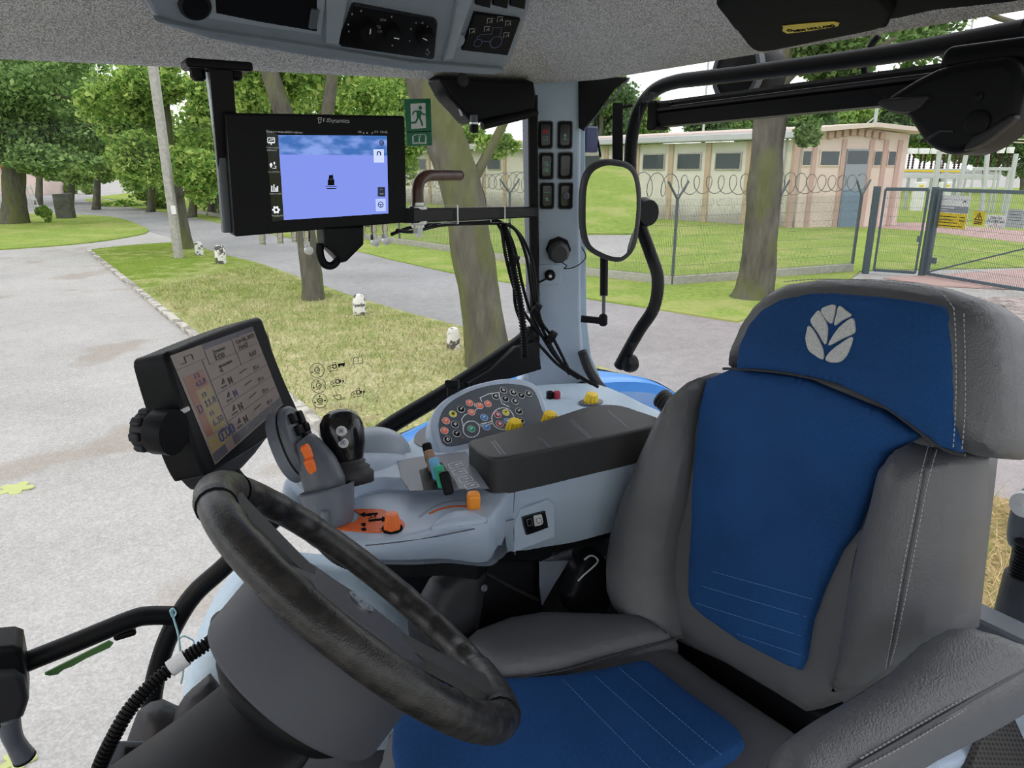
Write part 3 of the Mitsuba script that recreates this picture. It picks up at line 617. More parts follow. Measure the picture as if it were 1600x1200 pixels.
d = obj('door', cbox(Frame(gfF.at(c, 1.95, .03), gfF.x, y=Z), dw, 3.9, .12), 'm_greydoor', bd); obj('lower_leaf', cbox(Frame(gfF.at(c, .98, .08), gfF.x, y=Z), dw * .92, 1.9, .08), 'm_bluedoor', d); obj('pane', cbox(Frame(gfF.at(c, 3.5, .08), gfF.x, y=Z), dw * .92, .62, .08), 'm_darkpane', d)
for k in range(8): c = gfF.at(gx(1293 + k * 11.5), WH + .16 + .22 * (1 - abs(k - 3.5) / 4), .08); obj('vent_block', cbox(Frame(c, gfF.x, y=Z), .27, .34, .2), 'm_pinkpil', bd)
obj('downpipe', tube([wf.at(sgn * .9, 0, .12), wf.at(sgn * .9, WH, .12)], .06, 8), 'm_galv', bd)
hs = thing('distant_house', 'small pinkish house far off behind the oak', 'house'); c = ground(47, 304)
obj('wall', cbox(Frame(c + Z * 1.6, (1, 0, 0), y=(0, 1, 0)), 6, 5, 3.2, .02), 'm_pink', hs); obj('roof', trimesh.convex.convex_hull(np.array([c + q for q in ([-3.4, -3, 3.1], [3.4, -3, 3.1], [-3.4, 3, 3.1], [3.4, 3, 3.1], [-3.4, 0, 5], [3.4, 0, 5])])), 'm_red', hs); obj('door', cbox(Frame(c + [.2, -2.55, 1.4], (1, 0, 0), y=Z), 1.4, 2.6, .15), 'm_red', hs)

# ================================================================== OUTSIDE: switchyard
def bay(i, u, v0, v1, y, w, lb):
    a, b = aty(u, v1, y), aty(u, v0, y); h = b[2] - a[2]; z0 = a[2]
    k = thing('insulator_bay', lb, 'electrical equipment', 'insulator bays of the switchyard')
    obj('frame', [bar([a[0] + s, y, 0], [a[0] + s, y, z0], .12, .12) for s in (-w, w)] + [bar([a[0] - w - .1, y, z0], [a[0] + w + .1, y, z0], .16, .22)], 'm_galv', k)
    for s in (-w * .8, w * .6):
        pr = [(.05, 0)] + [q for j in range(6) for q in ((.05, h * (j + .1) / 6), (.11, h * (j + .4) / 6), (.05, h * (j + .9) / 6))] + [(.05, h)]
        n_ = obj('insulator', lathe(pr, Frame([a[0] + s, y, z0 + .1], (1, 0, 0), y=(0, 1, 0)), 8), 'm_insul', k)
        obj('cap', cbox(Frame([a[0] + s, y, z0 + h + .3], (1, 0, 0), y=(0, 1, 0)), .34, .34, .4), 'm_white', n_)
ORD = ('first', 'second', 'third', 'fourth', 'fifth', 'sixth')
for i in range(6): bay(i, 1413 + i * 18, 243, 266, 55, .38, f'{ORD[i]} bay of brown insulators from the gabled wall in the switchyard')
for i, u in enumerate((1533, 1553, 1567)): bay(i, u, 234 + 4 * i, 264, 50, .45, ('tallest bay of brown insulators, just right of the wiper motor tip', 'tall insulator bay between the two pale steel posts', 'shorter insulator bay right of the pale steel post below the bus bars')[i])
for u0, v0, u1, v1, lb in [(1468, 236, 1462, 300, 'dark grey steel post nearest to the building gable'), (1513, 226, 1496, 300, 'leaning pale steel strut right of the wiper motor tip'), (1545, 222, 1537, 318, 'pale steel post below the bus bars'), (1588, 240, 1580, 290, 'rightmost pale steel post of the switchyard')]:
    obj('gantry_post', bar(aty(u0, v0, 47), [*aty(u1, v1, 47)[:2], 0], .2, .24), 'm_galv', None, label=lb, cat='steel post')
for v in (216, 221): obj('bus_bar', bar(aty(1535, v - 1, 47), aty(1640, v + 4, 47), .07, .07), 'm_fascia', None, label=('upper' if v == 216 else 'lower') + ' long pale bus bar above the switchyard insulators', cat='bus bar', group='bus bars of the switchyard')
wr = thing('warning_rail', 'yellow rail below the row of insulators', 'rail'); obj('rail', bar(aty(1400, 266.5, 54.5), aty(1502, 268, 54.5), .08, .12), 'm_yellow', wr)
for u in (1404, 1436, 1468, 1500): q = aty(u, 267, 54.5); obj('post', bar(q, [q[0], q[1], 0], .07, .07), 'm_galv', wr)
obj('support_beam', bar(aty(1402, 274, 54.2), aty(1560, 277, 54.2), .2, .36), 'm_galv', None, label='long grey steel beam below the insulators', cat='beam')
for u, lb in ((1437, 'white switchgear cabinet nearest to the pale building'), (1477, 'white switchgear cabinet right of the dark grey post')):
    c = aty(u, 290, 53); k = thing('switch_cabinet', lb, 'cabinet'); obj('body', cbox(Frame([c[0], 53, 1.03], (1, 0, 0), y=(0, 1, 0)), .75, .5, 2.04), 'm_white', k); obj('label_plate', cbox(Frame([c[0], 52.73, 1.8], (1, 0, 0), y=Z), .3, .12, .03), 'm_yellow', k)
tw = thing('lattice_mast', 'tall thin steel mast rising behind the gabled roof', 'mast'); c = aty(1364, 215, 70)
obj('shaft', bar([c[0], 70, 0], [c[0], 70, 9.5], .25, .25), 'm_galv', tw); obj('arm', [bar([c[0] - .2, 70, 7.0], [c[0] + 5.5, 72, 6.6], .12, .3), bar([c[0], 70, 7.6], [c[0] - 3, 70, 5.2], .1, .1)], 'm_galv', tw)
for u, lb in ((1103, 'tall thin lamp mast above the long roof'), (1500, 'slender pole against the sky between the bars')): c = aty(u, 150, 48); obj('mast', tube([[c[0], 48, 0], [c[0], 48, 13.5]], [.09, .05], 8), 'm_galv', None, label=lb, cat='mast')

# ================================================================== CAB: materials
def speckle(p, n, uv):
    a = N(p.x * 640, p.y * 640, p.z * 640); b = N(p.x * 1100 + 7, p.y * 1100, p.z * 1100)
    return MX((0.29, 0.28, 0.275), (0.70, 0.69, 0.68), SM(0.25, 0.75, a * 0.6 + b * 0.4))
def grain(p, n, uv): return N(p.x * 760, p.y * 760, p.z * 760) + 0.5 * N(p.x * 1500, p.y * 1500, p.z * 1500)
def weave(p, n, uv): return N(p.x * 1100, p.y * 1100, p.z * 1100)
def blue_col(p, n, uv):
    a = FB(p.x * 9, p.y * 9, p.z * 9); b = N(p.x * 900, p.y * 900, p.z * 900)
    dust = SM(0.985, 0.999, N(p.x * 260, p.y * 260, p.z * 260))
    return MX(mi.Color3f(0.014, 0.066, 0.205) * (0.72 + 0.42 * a + 0.3 * (b - 0.5)), mi.Color3f(0.3, 0.32, 0.36), dust * 0.5)
diffuse('m_liner', mikit.proc(speckle))
mat('m_leather', (0.088, 0.089, 0.096), 0.40, spec=0.7, bump=grain, amp=0.0006, eps=3e-4)
mat('m_leatherdark', (0.05, 0.05, 0.053), 0.5, spec=0.45, bump=grain, amp=0.0005, eps=4e-4)
mat('m_fabric', mikit.proc(blue_col), 0.85, spec=0.2, sheen=0.4)
mat('m_piping', (0.05, 0.05, 0.055), 0.5); diffuse('m_thread', rgb((0.34, 0.34, 0.36))); diffuse('m_thread_blue', rgb((0.10, 0.20, 0.42)))
mat('m_plastic', (0.43, 0.515, 0.63), 0.42, spec=0.4); mat('m_plasticlight', (0.46, 0.575, 0.68), 0.45, spec=0.4); mat('m_plasticmid', (0.30, 0.355, 0.415), 0.35, spec=0.45)
mat('m_darkgrey', (0.085, 0.095, 0.115), 0.42); mat('m_slate', (0.13, 0.145, 0.18), 0.4)
mat('m_black', (0.0055, 0.0058, 0.007), 0.42, spec=0.14); mat('m_visor', (0.005, 0.005, 0.006), 0.6, spec=0.06); mat('m_blackgloss', (0.006, 0.006, 0.007), 0.16); mat('m_blackmatt', (0.020, 0.020, 0.024), 0.5, spec=0.35)
mat('m_column', (0.008, 0.008, 0.010), 0.5, spec=0.2); mat('m_rubber', (0.028, 0.028, 0.03), 0.55, bump=grain, amp=0.0004, eps=4e-4)
mat('m_shroud', (0.050, 0.053, 0.065), 0.5, spec=0.4, bump=weave, amp=0.0002, eps=3e-4)
def wheel_col(p, n, uv):
    w = SM(0.35, 0.70, FB(p.x * 90, p.y * 90, p.z * 90, octaves=4))
    return MX((0.011, 0.0102, 0.0098), (0.027, 0.0245, 0.023), w)
mat('m_wheel', mikit.proc(wheel_col), 0.36, spec=0.5, bump=grain, amp=0.00022, eps=4e-4)
mat('m_orange', (0.85, 0.16, 0.02), 0.4); mat('m_orangebright', (0.95, 0.33, 0.03), 0.4); mat('m_orangeplate', (0.70, 0.13, 0.03), 0.5); mat('m_knobyellow', (0.85, 0.58, 0.02), 0.4)
mat('m_chrome', (0.75, 0.75, 0.76), 0.22, metallic=1.0); mat('m_brass', (0.55, 0.52, 0.44), 0.3, metallic=1.0); mat('m_steel', (0.55, 0.55, 0.54), 0.35, metallic=1.0)
mat('m_rod', mikit.proc(lambda p, n, uv: MX((0.025, 0.014, 0.012), (0.13, 0.05, 0.03), FB(p.x * 40, p.y * 40, p.z * 40))), 0.35)
mat('m_bluepaint', (0.03, 0.24, 0.72), 0.25, clearcoat=1.0); mat('m_padtop', (0.030, 0.030, 0.031), 0.5, bump=grain, amp=0.0005, eps=4e-4)
for k, c in dict(m_green=(0.015, 0.17, 0.08), m_tabgreen=(0.09, 0.20, 0.06), m_teal=(0.03, 0.42, 0.24), m_sky=(0.16, 0.45, 0.75), m_tan=(0.33, 0.20, 0.12), m_btnorange=(0.90, 0.19, 0.10), m_btnyellow=(0.80, 0.72, 0.08), m_btnblue=(0.05, 0.21, 0.58), m_btnred=(0.36, 0.025, 0.06), m_btngreen=(0.01, 0.36, 0.21), m_print=(0.75, 0.76, 0.78), m_printdim=(0.30, 0.30, 0.30), m_printblue=(0.035, 0.045, 0.12), m_stickeryellow=(0.55, 0.42, 0.03), m_silver=(0.55, 0.56, 0.56), m_string=(0.40, 0.62, 0.70), m_bluedim=(0.06, 0.07, 0.16)).items(): mat(k, c, 0.5)
diffuse('m_emblem', mikit.proc(lambda p, n, uv: mi.Color3f(0.55, 0.56, 0.55) * (0.7 + 0.6 * N(p.x * 900, p.y * 900, p.z * 900))))
scene['m_pane'] = {'type': 'thindielectric', 'int_ior': 1.12}
scene['m_film'] = {'type': 'thindielectric', 'int_ior': 1.25}
scene['m_mirror'] = {'type': 'twosided', 'bsdf': {'type': 'conductor', 'material': 'none', 'specular_reflectance': rgb((0.86, 0.87, 0.88))}}


def strokes(fr, *lines, w=0.0008, h=0.0004, closed=False): return trimesh.util.concatenate([strip(fr, l, w, h, closed) for l in lines])
def face_cam(o, x=None): n = CAM - np.asarray(o); return Frame(o, np.array([1.0, 0, 0]) if x is None else x, n=n)


# ================================================================== CAB: shell
HW, HL = 1.75, 1.72                                     # cab length and width inside
def lip(f): return 0.187 - 0.030 * np.clip(f, 0, 1.1)


def roofring(d, z, n=14, corner=0.16):
    """A ring of the headliner: d inside the glass planes, at height z above (or below) the lip."""
    out = []
    for c0, c1, a0 in ((HW - d - corner, d + corner, 0), (HW - d - corner, HL - d - corner, 90)[:0] or (HW - d - corner, d + corner, 0),):
        pass
    fs, ls = (d - 0.03, HW - d), (d - 0.02, HL - d); r = corner
    for cf, cl, a0 in ((fs[1] - r, ls[0] + r, -90), (fs[1] - r, ls[1] - r, 0), (fs[0] + r, ls[1] - r, 90), (fs[0] + r, ls[0] + r, 180)):
        for a in np.linspace(a0, a0 + 90, n): f_, l_ = cf + r * math.cos(math.radians(a)), cl + r * math.sin(math.radians(a)); out.append(cab(f_, l_, lip(f_) + z))
    out = np.array(out); nxt = np.roll(out, -1, 0); return np.vstack([np.stack([out, (2 * out + nxt) / 3, (out + 2 * nxt) / 3], 1).reshape(-1, 3)])


R_ = [roofring(-0.03, 0.30), roofring(-0.03, 0.02), roofring(-0.012, 0.004), roofring(0.006, 0.0), roofring(0.03, 0.008), roofring(0.07, 0.035), roofring(0.14, 0.09, corner=.22), roofring(0.24, 0.145, corner=.25), roofring(0.40, 0.20, corner=.2), roofring(0.7, 0.22, corner=.1)]
inner = [q - Z * 0 for q in R_]
top = roofring(0.7, 0.34, corner=.1)
m = ringskin(np.array(inner + [top, roofring(0.0, 0.34)]), closed=True, caps=False)
cap1 = Polygon  # the middle of the roof
ce = cab(HW / 2, HL / 2, lip(HW / 2) + 0.225); k = R_[-1]; mid = trimesh.Trimesh(np.vstack([k, ce]), [[j, (j + 1) % len(k), len(k)] for j in range(len(k))], process=False)
setting('ceiling', [m, mid], 'm_liner', 'speckled grey fabric headliner of the cab', smooth=60)
setting('roof_top', cbox(Frame(cab(HW / 2, HL / 2, 0.53), F, y=L), HW + .1, HL + .1, .03), 'm_darkgrey', 'roof above the headliner')
setting('floor', cbox(Frame(cab(0.85, 0.86, -1.24), F, y=L), 1.65, 1.66, .05), 'm_blackmatt', 'black cab floor mat')
setting('window_1', trimesh.Trimesh([cab(1.72, -.035, .28), cab(0.02, -.035, .28), cab(0.02, -.035, -1.2), cab(1.72, -.035, -1.2)], [[0, 1, 2], [0, 2, 3]]), 'm_pane', 'clear right side window glass', smooth=False)
setting('window_2', trimesh.Trimesh([cab(-.11, 0.06, .28), cab(-.11, HL, .28), cab(-.11, HL, -.68), cab(-.11, 0.06, -.68)], [[0, 1, 2], [0, 2, 3]]), 'm_pane', 'clear rear window glass', smooth=False)
setting('wall_rear', [cbox(Frame(cab(-.03, .9, -.95), L, y=Z), 1.6, .52, .05), cbox(Frame(cab(-.02, .88, -.720), L, y=Z), 1.55, .14, .09, .012)], 'm_plastic', 'grey lower rear wall below the rear window')
sr = [onf(u, v, .0) for u, v in ((1470, 925), (1600, 1000), (1640, 1022))]
setting('trim_1', [bar(cab(-.03, 0.3, -.632), cab(-.03, 1.66, -.632), .05, .036, up=Z)], 'm_darkgrey', 'dark frame along the foot of the rear window')
setting('trim_2', [bar(cab(-.05, HL - .02, -1.2), cab(-.05, HL - .02, .3), .1, .1), bar(cab(HW - .05, .02, -1.2), cab(HW - .05, .02, .3), .09, .09), bar(cab(HW - .05, HL - .02, -1.2), cab(HW - .05, HL - .02, .3), .09, .09)], 'm_plastic', 'the other cab pillars outside the view')

# the pillar with the switches
PF = Frame(P0 + [0, 0.0, 0], (1, 0, 0), n=(0, -1, 0))
po = PF.pxs((826, 118), (906, 118), (908, 200), (907, 330), (908, 500), (912, 560), (925, 600), (985, 655), (985, 690), (760, 690), (790, 640), (808, 606), (822, 570), (833, 530), (839, 490), (838, 420), (836, 330), (832, 200))
pil = obj('corner_pillar', plate(PF.up(-.09), po, .09, .010, 3), 'm_plastic', None, label='grey blue cab pillar with six switches behind the seat console', cat='pillar')
obj('side_face', plate(Frame(PF.at(0, 0, -.07), (1, 0, 0), n=(0, -1, 0)), PF.pxs((900, 118), (915, 150), (916, 330), (918, 500), (925, 560), (945, 605), (900, 620)), .055, .004), 'm_plasticlight', pil, label='paler narrow side face')
gus = PF.pxs((770, 122), (832, 122), (834, 200), (815, 165))
obj('upper_gusset', plate(PF.up(-.06), gus, .045, .004), 'm_plastic', pil)
PX = PF.up(.0)
def switch(u, v, extra, nm='rocker_switch', lab=None):
    x, y = PX.px(u, v); s = PX.sub(x, y); w, h = .0325, .059
    b = obj(nm, plate(s, rrect(w, h, .005), .005, .002), 'm_black', pil, label=lab)
    obj('bezel_line', strip(s, rrect(w + .003, h + .003, .006), .0016, .001, True), 'm_slate', b)
    obj('rocker', plate(s.up(.005), rrect(w * .72, h * .82, .006), .0025, .0015), 'm_blackgloss', b)
    extra(b, s.up(.0078))
def lamp(k, rgbv, p): scene[k] = {'type': 'twosided', 'bsdf': {'type': 'diffuse', 'reflectance': rgb(rgbv)}}
lamp('m_glowred', (.75, .05, .06), 1); lamp('m_glowgreen', (.25, .60, .42), 1)
def batt(b, f):
    obj('symbol', [strip(f, rrect(.0105, .006, .001, cy=.008), .0011, closed=True), flatpoly(f, rrect(.003, .003, .0005, cx=-.0025, cy=.008)), flatpoly(f, rrect(.003, .003, .0005, cx=.0025, cy=.008)), ], 'm_glowred', b)
    obj('symbol', strip(f, rrect(.0105, .0065, .001, cy=-.0075), .0008, closed=True), 'm_glowgreen', b)
def axl(b, f): obj('symbol', [strokes(f, [(-.003, -.002), (.003, -.002)], [(0, -.002), (0, -.010)], [(-.004, -.010), (.004, -.010)], w=.0012), flatpoly(f, disc(.002, 10, 0, .000))], 'm_glowgreen', b)
def trc(b, f): obj('symbol', [strokes(f, [(-.006, .005), (-.003, .009), (.002, .009), (.002, .004), (.006, .002)], [(-.006, .003), (.007, .0)], w=.0012)] + [flatpoly(f, rrect(.0016, .006, .0004, cx=x, cy=-.009)) for x in (-.003, 0, .003)] + [strip(f, rrect(.012, .009, .002, cy=-.009), .0006, closed=True)], 'm_glowgreen', b)
def blank(b, f): pass
def flag(b, f): obj('symbol', [flatpoly(f, [(-.004, -.004), (.0015, -.004), (.0015, -.008), (.005, -.011), (-.003, -.011), (-.001, -.008)]), strokes(f, [(-.008, .008), (.008, .008)], w=.0008)], 'm_glowgreen', b)
def butt(b, f): obj('push_button', lathe([(.009, -.004), (.009, .003), (.007, .005), (0.0005, .0055)], f, 20), 'm_darkgrey', b)
switch(852, 211, batt, lab='switch with a red and a green battery symbol'); switch(882.5, 211, axl); switch(853.5, 259.5, trc, lab='switch with green tractor symbols'); switch(883, 259, blank, 'blank_cover'); switch(854.5, 306, flag); switch(883.5, 306, butt, lab='switch with a round push button')
x, y = PX.px(872, 393); s = PX.sub(x, y); so = obj('capped_socket', lathe([(.027, 0), (.027, .018), (.024, .022), (.022, .045), (.019, .05), (.0005, .05)], s, 10), 'm_rubber', pil, label='black ribbed screw cap'); obj('flange', lathe([(.0305, 0), (.0305, .012), (.027, .014), (.026, .014)], s.sub(0, .006), 8), 'm_black', so)
s = PX.sub(*PX.px(859, 429)); so = obj('key_connector', lathe([(.013, 0), (.013, .012), (.009, .014), (.009, .022), (.0005, .022)], s.up(.004), 18), 'm_black', pil); obj('contact', lathe([(.004, .02), (.004, .026), (.0005, .027)], s.up(.004), 10), 'm_silver', so); obj('plate', plate(s, rrect(.056, .05, .008), .004, .002), 'm_plastic', so); obj('cap_strap', tube(spline(np.array([s.at(-.002, -.003, .02), s.at(-.02, -.012, .025), s.at(-.034, -.02, .012)]), 5), .0022, 6), 'm_black', so)
obj('tether', tube(spline(np.array([PX.at(*PX.px(u, v), d) for u, v, d in ((877, 408, .03), (884, 413, .03), (880, 417, .03), (893, 416, .03), (908, 408, .025), (914, 398, .02), (908, 385, .01))]), 6), .0013, 5), 'm_black', pil, label='thin black tether cord')

# ================================================================== CAB: right door frame and latch bar
dr_ = thing('door_1', 'black tubular frame of the right door', 'door frame'); labels[dr_] = {'label': 'black tubular frame of the right hand door', 'kind': 'structure'}
fp = [onl(u, v, .0) for u, v in ((832, 519), (800, 545), (700, 611), (600, 672), (500, 752), (420, 818), (352, 884), (302, 930), (268, 985), (248, 1040), (238, 1090), (234, 1140), (238, 1190))]
obj('frame_tube', tube(spline(np.array(fp), 6), .0195, 12), 'm_black', dr_, smooth=True)
obj('hinge_edge', [bar(onl(832, 150, -.01), onl(836, 560, -.01), .022, .05)], 'm_black', dr_); obj('seal', bar(onl(823, 185, -.03), onl(829, 490, -.03), .03, .006, up=F), 'm_slate', dr_)
obj('latch_plate', plate(Frame(cab(.12, .012, -.45), -F, n=L), np.array([Frame(cab(.12, .012, -.45), -F, n=L).px(*q) for q in ((835, 530), (800, 540), (760, 575), (725, 596), (735, 612), (790, 590), (840, 575))]), .02, .006), 'm_black', dr_)
hbp = [onl(u, v, .005) for u, v in ((272, 962), (235, 962), (205, 968), (120, 1003), (45, 1033), (5, 1050))]
lb = thing('door_latch_bar', 'black door pull bar with latch box at the lower left', 'door handle')
obj('bar', tube(spline(np.array(hbp), 6), .0185, 12), 'm_black', lb, smooth=True)
bf = Frame(onl(10, 1040, .02), -F, n=L)
obj('latch_box', plate(bf.up(-.03), bf.pxs((-60, 1000), (22, 992), (36, 997), (42, 1030), (46, 1075), (40, 1095), (20, 1112), (-60, 1140)), .07, .010, 3), 'm_black', lb)
obj('latch_housing', plate(bf.up(.0), bf.pxs((-60, 1030), (25, 1024), (40, 1036), (46, 1070), (38, 1096), (10, 1114), (-60, 1140)), .05, .012, 3), 'm_blackmatt', lb)
gfm = Frame(onl(120, 1020, -.005), -F, n=L)
obj('release_tab', plate(gfm, gfm.pxs((70, 1050), (170, 1000), (177, 1003), (172, 1010), (150, 1020), (135, 1027), (112, 1040), (100, 1044), (90, 1052), (78, 1054), (71, 1053)), .004), 'm_tabgreen', lb, label='flat green release tab')
lv = [bf.at(*bf.px(u, v), .035) for u, v in ((14, 1100), (20, 1130), (30, 1150), (38, 1163))]
o_ = obj('lever', tube(spline(np.array(lv), 5), np.r_[np.linspace(.019, .016, 8), np.linspace(.016, .019, 8)], 14), 'm_darkgrey', lb, smooth=True)
e = unit(lv[-1] - lv[-2]); ef = Frame(lv[-1], L, n=e); obj('end_cap', [lathe([(.019, 0), (.0195, .004), (.015, .007), (.013, .004)], ef, 18), lathe([(.008, 0), (.008, .006), (.0005, .0065)], ef, 12)], 'm_black', o_)
obj('guide_knob', rbox(Frame(onl(195, 990, .0), -F, y=Z), .04, .014, .02, .006), 'm_black', lb)
st = thing('string', 'pale blue string tied round the tube joint by the corrugated hose', 'string')
obj('loop', tube(spline(np.array([onl(u, v, .03) for u, v in ((268, 952), (272, 968), (277, 985), (280, 1000), (282, 1018), (285, 1030), (286, 1050), (283, 1068))]), 5), .0022, 5), 'm_string', st, smooth=True)
obj('tail', tube(spline(np.array([onl(u, v, .03) for u, v in ((279, 1000), (286, 994), (297, 998), (303, 1003), (299, 1012))]), 5), .0016, 5), 'm_string', st, smooth=True)
for rr in (0.0,): obj('knot', tube(spline(np.array([onl(u, v, .035) for u, v in ((266, 955), (270, 951), (275, 958), (270, 964))]), 5, True), .002, 5, closed=True), 'm_string', st, smooth=True)

# ================================================================== CAB: seat
sy_ = math.radians(10)
Sn = math.cos(sy_) * F + math.sin(sy_) * Z; So = cab(.17, .83, -.50)
SF = Frame(So, L, n=Sn)                                        # x to the seat's left, y up the backrest, n forward
if np.dot(SF.y, Z) < 0: SF = Frame(So, -L, n=Sn)
seat = thing('driver_seat', 'grey leather driver seat with blue fabric panels and leaf emblem', 'seat')


def bow(x, y): return 0.0 * x
core = SF.pxs((1105, 600), (1160, 570), (1300, 560), (1480, 690), (1500, 720), (1470, 1000), (1380, 1075), (1250, 1120), (1120, 1040), (1000, 985), (985, 900), (1020, 760))
obj('backrest', pillow(SF.up(-.10), core, .10, .03, step=.02, back=0.0), 'm_leather', seat, smooth=True)
panel = SF.up(.001)
bl = panel.pxs((1150, 575), (1110, 592), (1098, 640), (1092, 700), (1087, 760), (1086, 820), (1082, 880), (1081, 925), (1086, 945), (1105, 962), (1160, 1000), (1230, 1036), (1254, 1046), (1262, 1030), (1272, 970), (1290, 920), (1318, 860), (1345, 825), (1365, 770), (1378, 730), (1395, 705), (1425, 690), (1440, 680), (1380, 640), (1260, 590))
sink = lambda x, y: -0.012 * np.exp(-(x / .10) ** 2) * np.exp(-((y + .05) / .2) ** 2)
bpm = pillow(panel, bl, .016, .012, dome=.006, step=.012, back=-.01); bp_ = obj('back_panel', bpm, 'm_fabric', seat, label='blue fabric panel of the backrest', smooth=True)
for a, b in (((1110, 892), (1283, 940)), ((1094, 915), (1275, 968)), ((1086, 942), (1266, 998)), ((1150, 990), (1259, 1026))):
    obj('quilt_seam', tube(drape(bpm, [(a[0] + (b[0] - a[0]) * t, a[1] + (b[1] - a[1]) * t) for t in np.linspace(0.01, .99, 14)], .0003), .0006, 4), 'm_thread_blue', bp_)
fb = SF.up(.0)
lbol = fb.pxs((1108, 582), (1085, 592), (1062, 612), (1040, 650), (1015, 705), (990, 765), (972, 820), (965, 870), (966, 915), (978, 950), (1005, 985), (1045, 1003), (1068, 1000), (1062, 960), (1056, 900), (1062, 840), (1075, 790), (1086, 720), (1090, 650), (1112, 600))
obj('side_bolster', pillow(fb.up(-.06), lbol, .112, .065, dome=.022, step=.011, back=0.0), 'm_leather', seat, label='right bolster of the backrest', smooth=True)
rbol = fb.pxs((1447, 695), (1425, 688), (1398, 703), (1378, 730), (1366, 780), (1350, 830), (1338, 880), (1325, 960), (1312, 1040), (1300, 1085), (1345, 1075), (1400, 1040), (1468, 990), (1478, 950), (1495, 880), (1506, 800), (1510, 715), (1480, 700))
rbm = pillow(fb.up(-.06), rbol, .112, .065, dome=.016, step=.011, back=0.0); obj('side_bolster', rbm, 'm_leather', seat, label='left bolster of the backrest with a double seam', smooth=True)
spl = lambda p: spline(np.array(p, float), 6)
def on_b(u, v, d=.056): h_ = hit(rbm, u, v, d - .0555); g = fb.up(d); return g.at(*g.px(u, v)) if h_ is None else h_
def seam(parent, pts, off=(0, 0), r=.0006, name='stitching', n=7, matk='m_thread', lab=None, dash=True):
    q = spline(np.array(pts), n); d = np.r_[0, np.cumsum(np.linalg.norm(np.diff(q, axis=0), axis=1))]; ms = []
    if not dash: ms = [tube(q, r, 5)]
    else:
        for s in np.arange(0, d[-1] - .004, .0062): a, b = ([np.interp(t, d, q[:, k]) for k in range(3)] for t in (s, s + .0040)); ms.append(bar(a, b, 2 * r, 2 * r, up=(.3, .2, 1)))
    return obj(name, ms, matk, parent, label=lab)
seam(seat, [on_b(u, v) for u, v in spl(((1451, 697), (1438, 745), (1428, 800), (1414, 870), (1402, 940), (1392, 1000), (1383, 1045)))]); seam(seat, [on_b(u, v) for u, v in spl(((1464, 703), (1450, 750), (1438, 810), (1425, 880), (1412, 945), (1401, 1000), (1390, 1040)))])
seam(seat, [on_b(u, v, .0545) for u, v in spl(((1457, 700), (1444, 748), (1433, 806), (1419, 876), (1407, 942), (1396, 1000), (1386, 1042)))], r=.0022, name='piping', matk='m_piping', dash=False)
# upper part with the emblem
HF = Frame(SF.at(0, 0, .03), SF.x, n=math.cos(math.radians(14)) * F + math.sin(math.radians(14)) * Z)
hd = HF.up(.0)
hout = hd.pxs((1128, 574), (1133, 545), (1150, 505), (1170, 475), (1195, 452), (1225, 438), (1270, 431), (1340, 430), (1420, 436), (1470, 446), (1520, 462), (1550, 485), (1562, 512), (1569, 570), (1572, 620), (1570, 690), (1560, 714), (1545, 716), (1507, 711), (1480, 703), (1440, 675), (1380, 632), (1310, 600), (1240, 582), (1180, 576))
hm = pillow(hd.up(-.085), hout, .10, .045, dome=.006, step=.011, back=0.0); obj('head_section', hm, 'm_leather', seat, label='grey leather upper section', smooth=True)
hb = hd.up(.008)
hbl = hb.pxs((1155, 578), (1160, 540), (1175, 508), (1195, 485), (1225, 468), (1270, 459), (1300, 458), (1380, 464), (1450, 473), (1480, 480), (1490, 495), (1500, 540), (1504, 620), (1500, 690), (1495, 706), (1475, 700), (1440, 673), (1380, 632), (1310, 601), (1240, 584), (1190, 578))
hp_ = obj('head_panel', pillow(hb, hbl, .0135, .010, dome=.003, step=.011, back=-.02), 'm_fabric', seat, label='blue fabric panel carrying the emblem', smooth=True)
he = hd.up(.0272)
def hs_(u, v, d=.0238): g = hd.up(d); return g.at(*g.px(u, v))
leaf = [[(330, 736), (372, 710), (415, 705), (417, 740), (410, 780), (393, 822), (360, 795)], [(442, 712), (480, 735), (515, 770), (460, 802), (413, 832), (425, 770)], [(315, 740), (340, 770), (362, 815), (370, 870), (356, 952), (310, 880), (265, 812), (280, 775)], [(525, 788), (538, 830), (535, 880), (455, 920), (378, 958), (400, 905), (440, 850), (485, 810)], [(255, 835), (300, 890), (340, 985), (338, 1045), (290, 1020), (250, 985), (233, 920), (240, 870)], [(522, 905), (510, 970), (480, 1030), (440, 1062), (390, 1065), (358, 1045), (385, 1000), (440, 955)]]
for q in leaf:
    pts = np.array([he.px(1200 + x / 4, 300 + y / 4) for x, y in q]); obj('emblem_leaf', plate(he.up(-.0035), spline(pts, 4, True)[:, :2], .0042, .0008, 1), 'm_emblem', hp_, label='silver leaf of the emblem')
seam(seat, [hs_(u, v) for u, v in ((1490, 480), (1493, 520), (1494, 600), (1492, 660), (1489, 704))]); seam(seat, [hs_(u, v, .0185) for u, v in ((1506, 490), (1508, 560), (1508, 640), (1503, 704))]); seam(seat, [hs_(u, v, .012) for u, v in ((1455, 448), (1475, 462), (1492, 484))]); seam(seat, [hs_(u, v, .008) for u, v in ((1225, 440), (1290, 436), (1380, 440), (1450, 450), (1485, 466))])
seam(seat, [hs_(u, v, .015) for u, v in ((1130, 576), (1180, 578), (1240, 585), (1310, 602), (1380, 634), (1440, 677), (1480, 704), (1508, 711))], r=.0022, name='piping', matk='m_piping', dash=False)
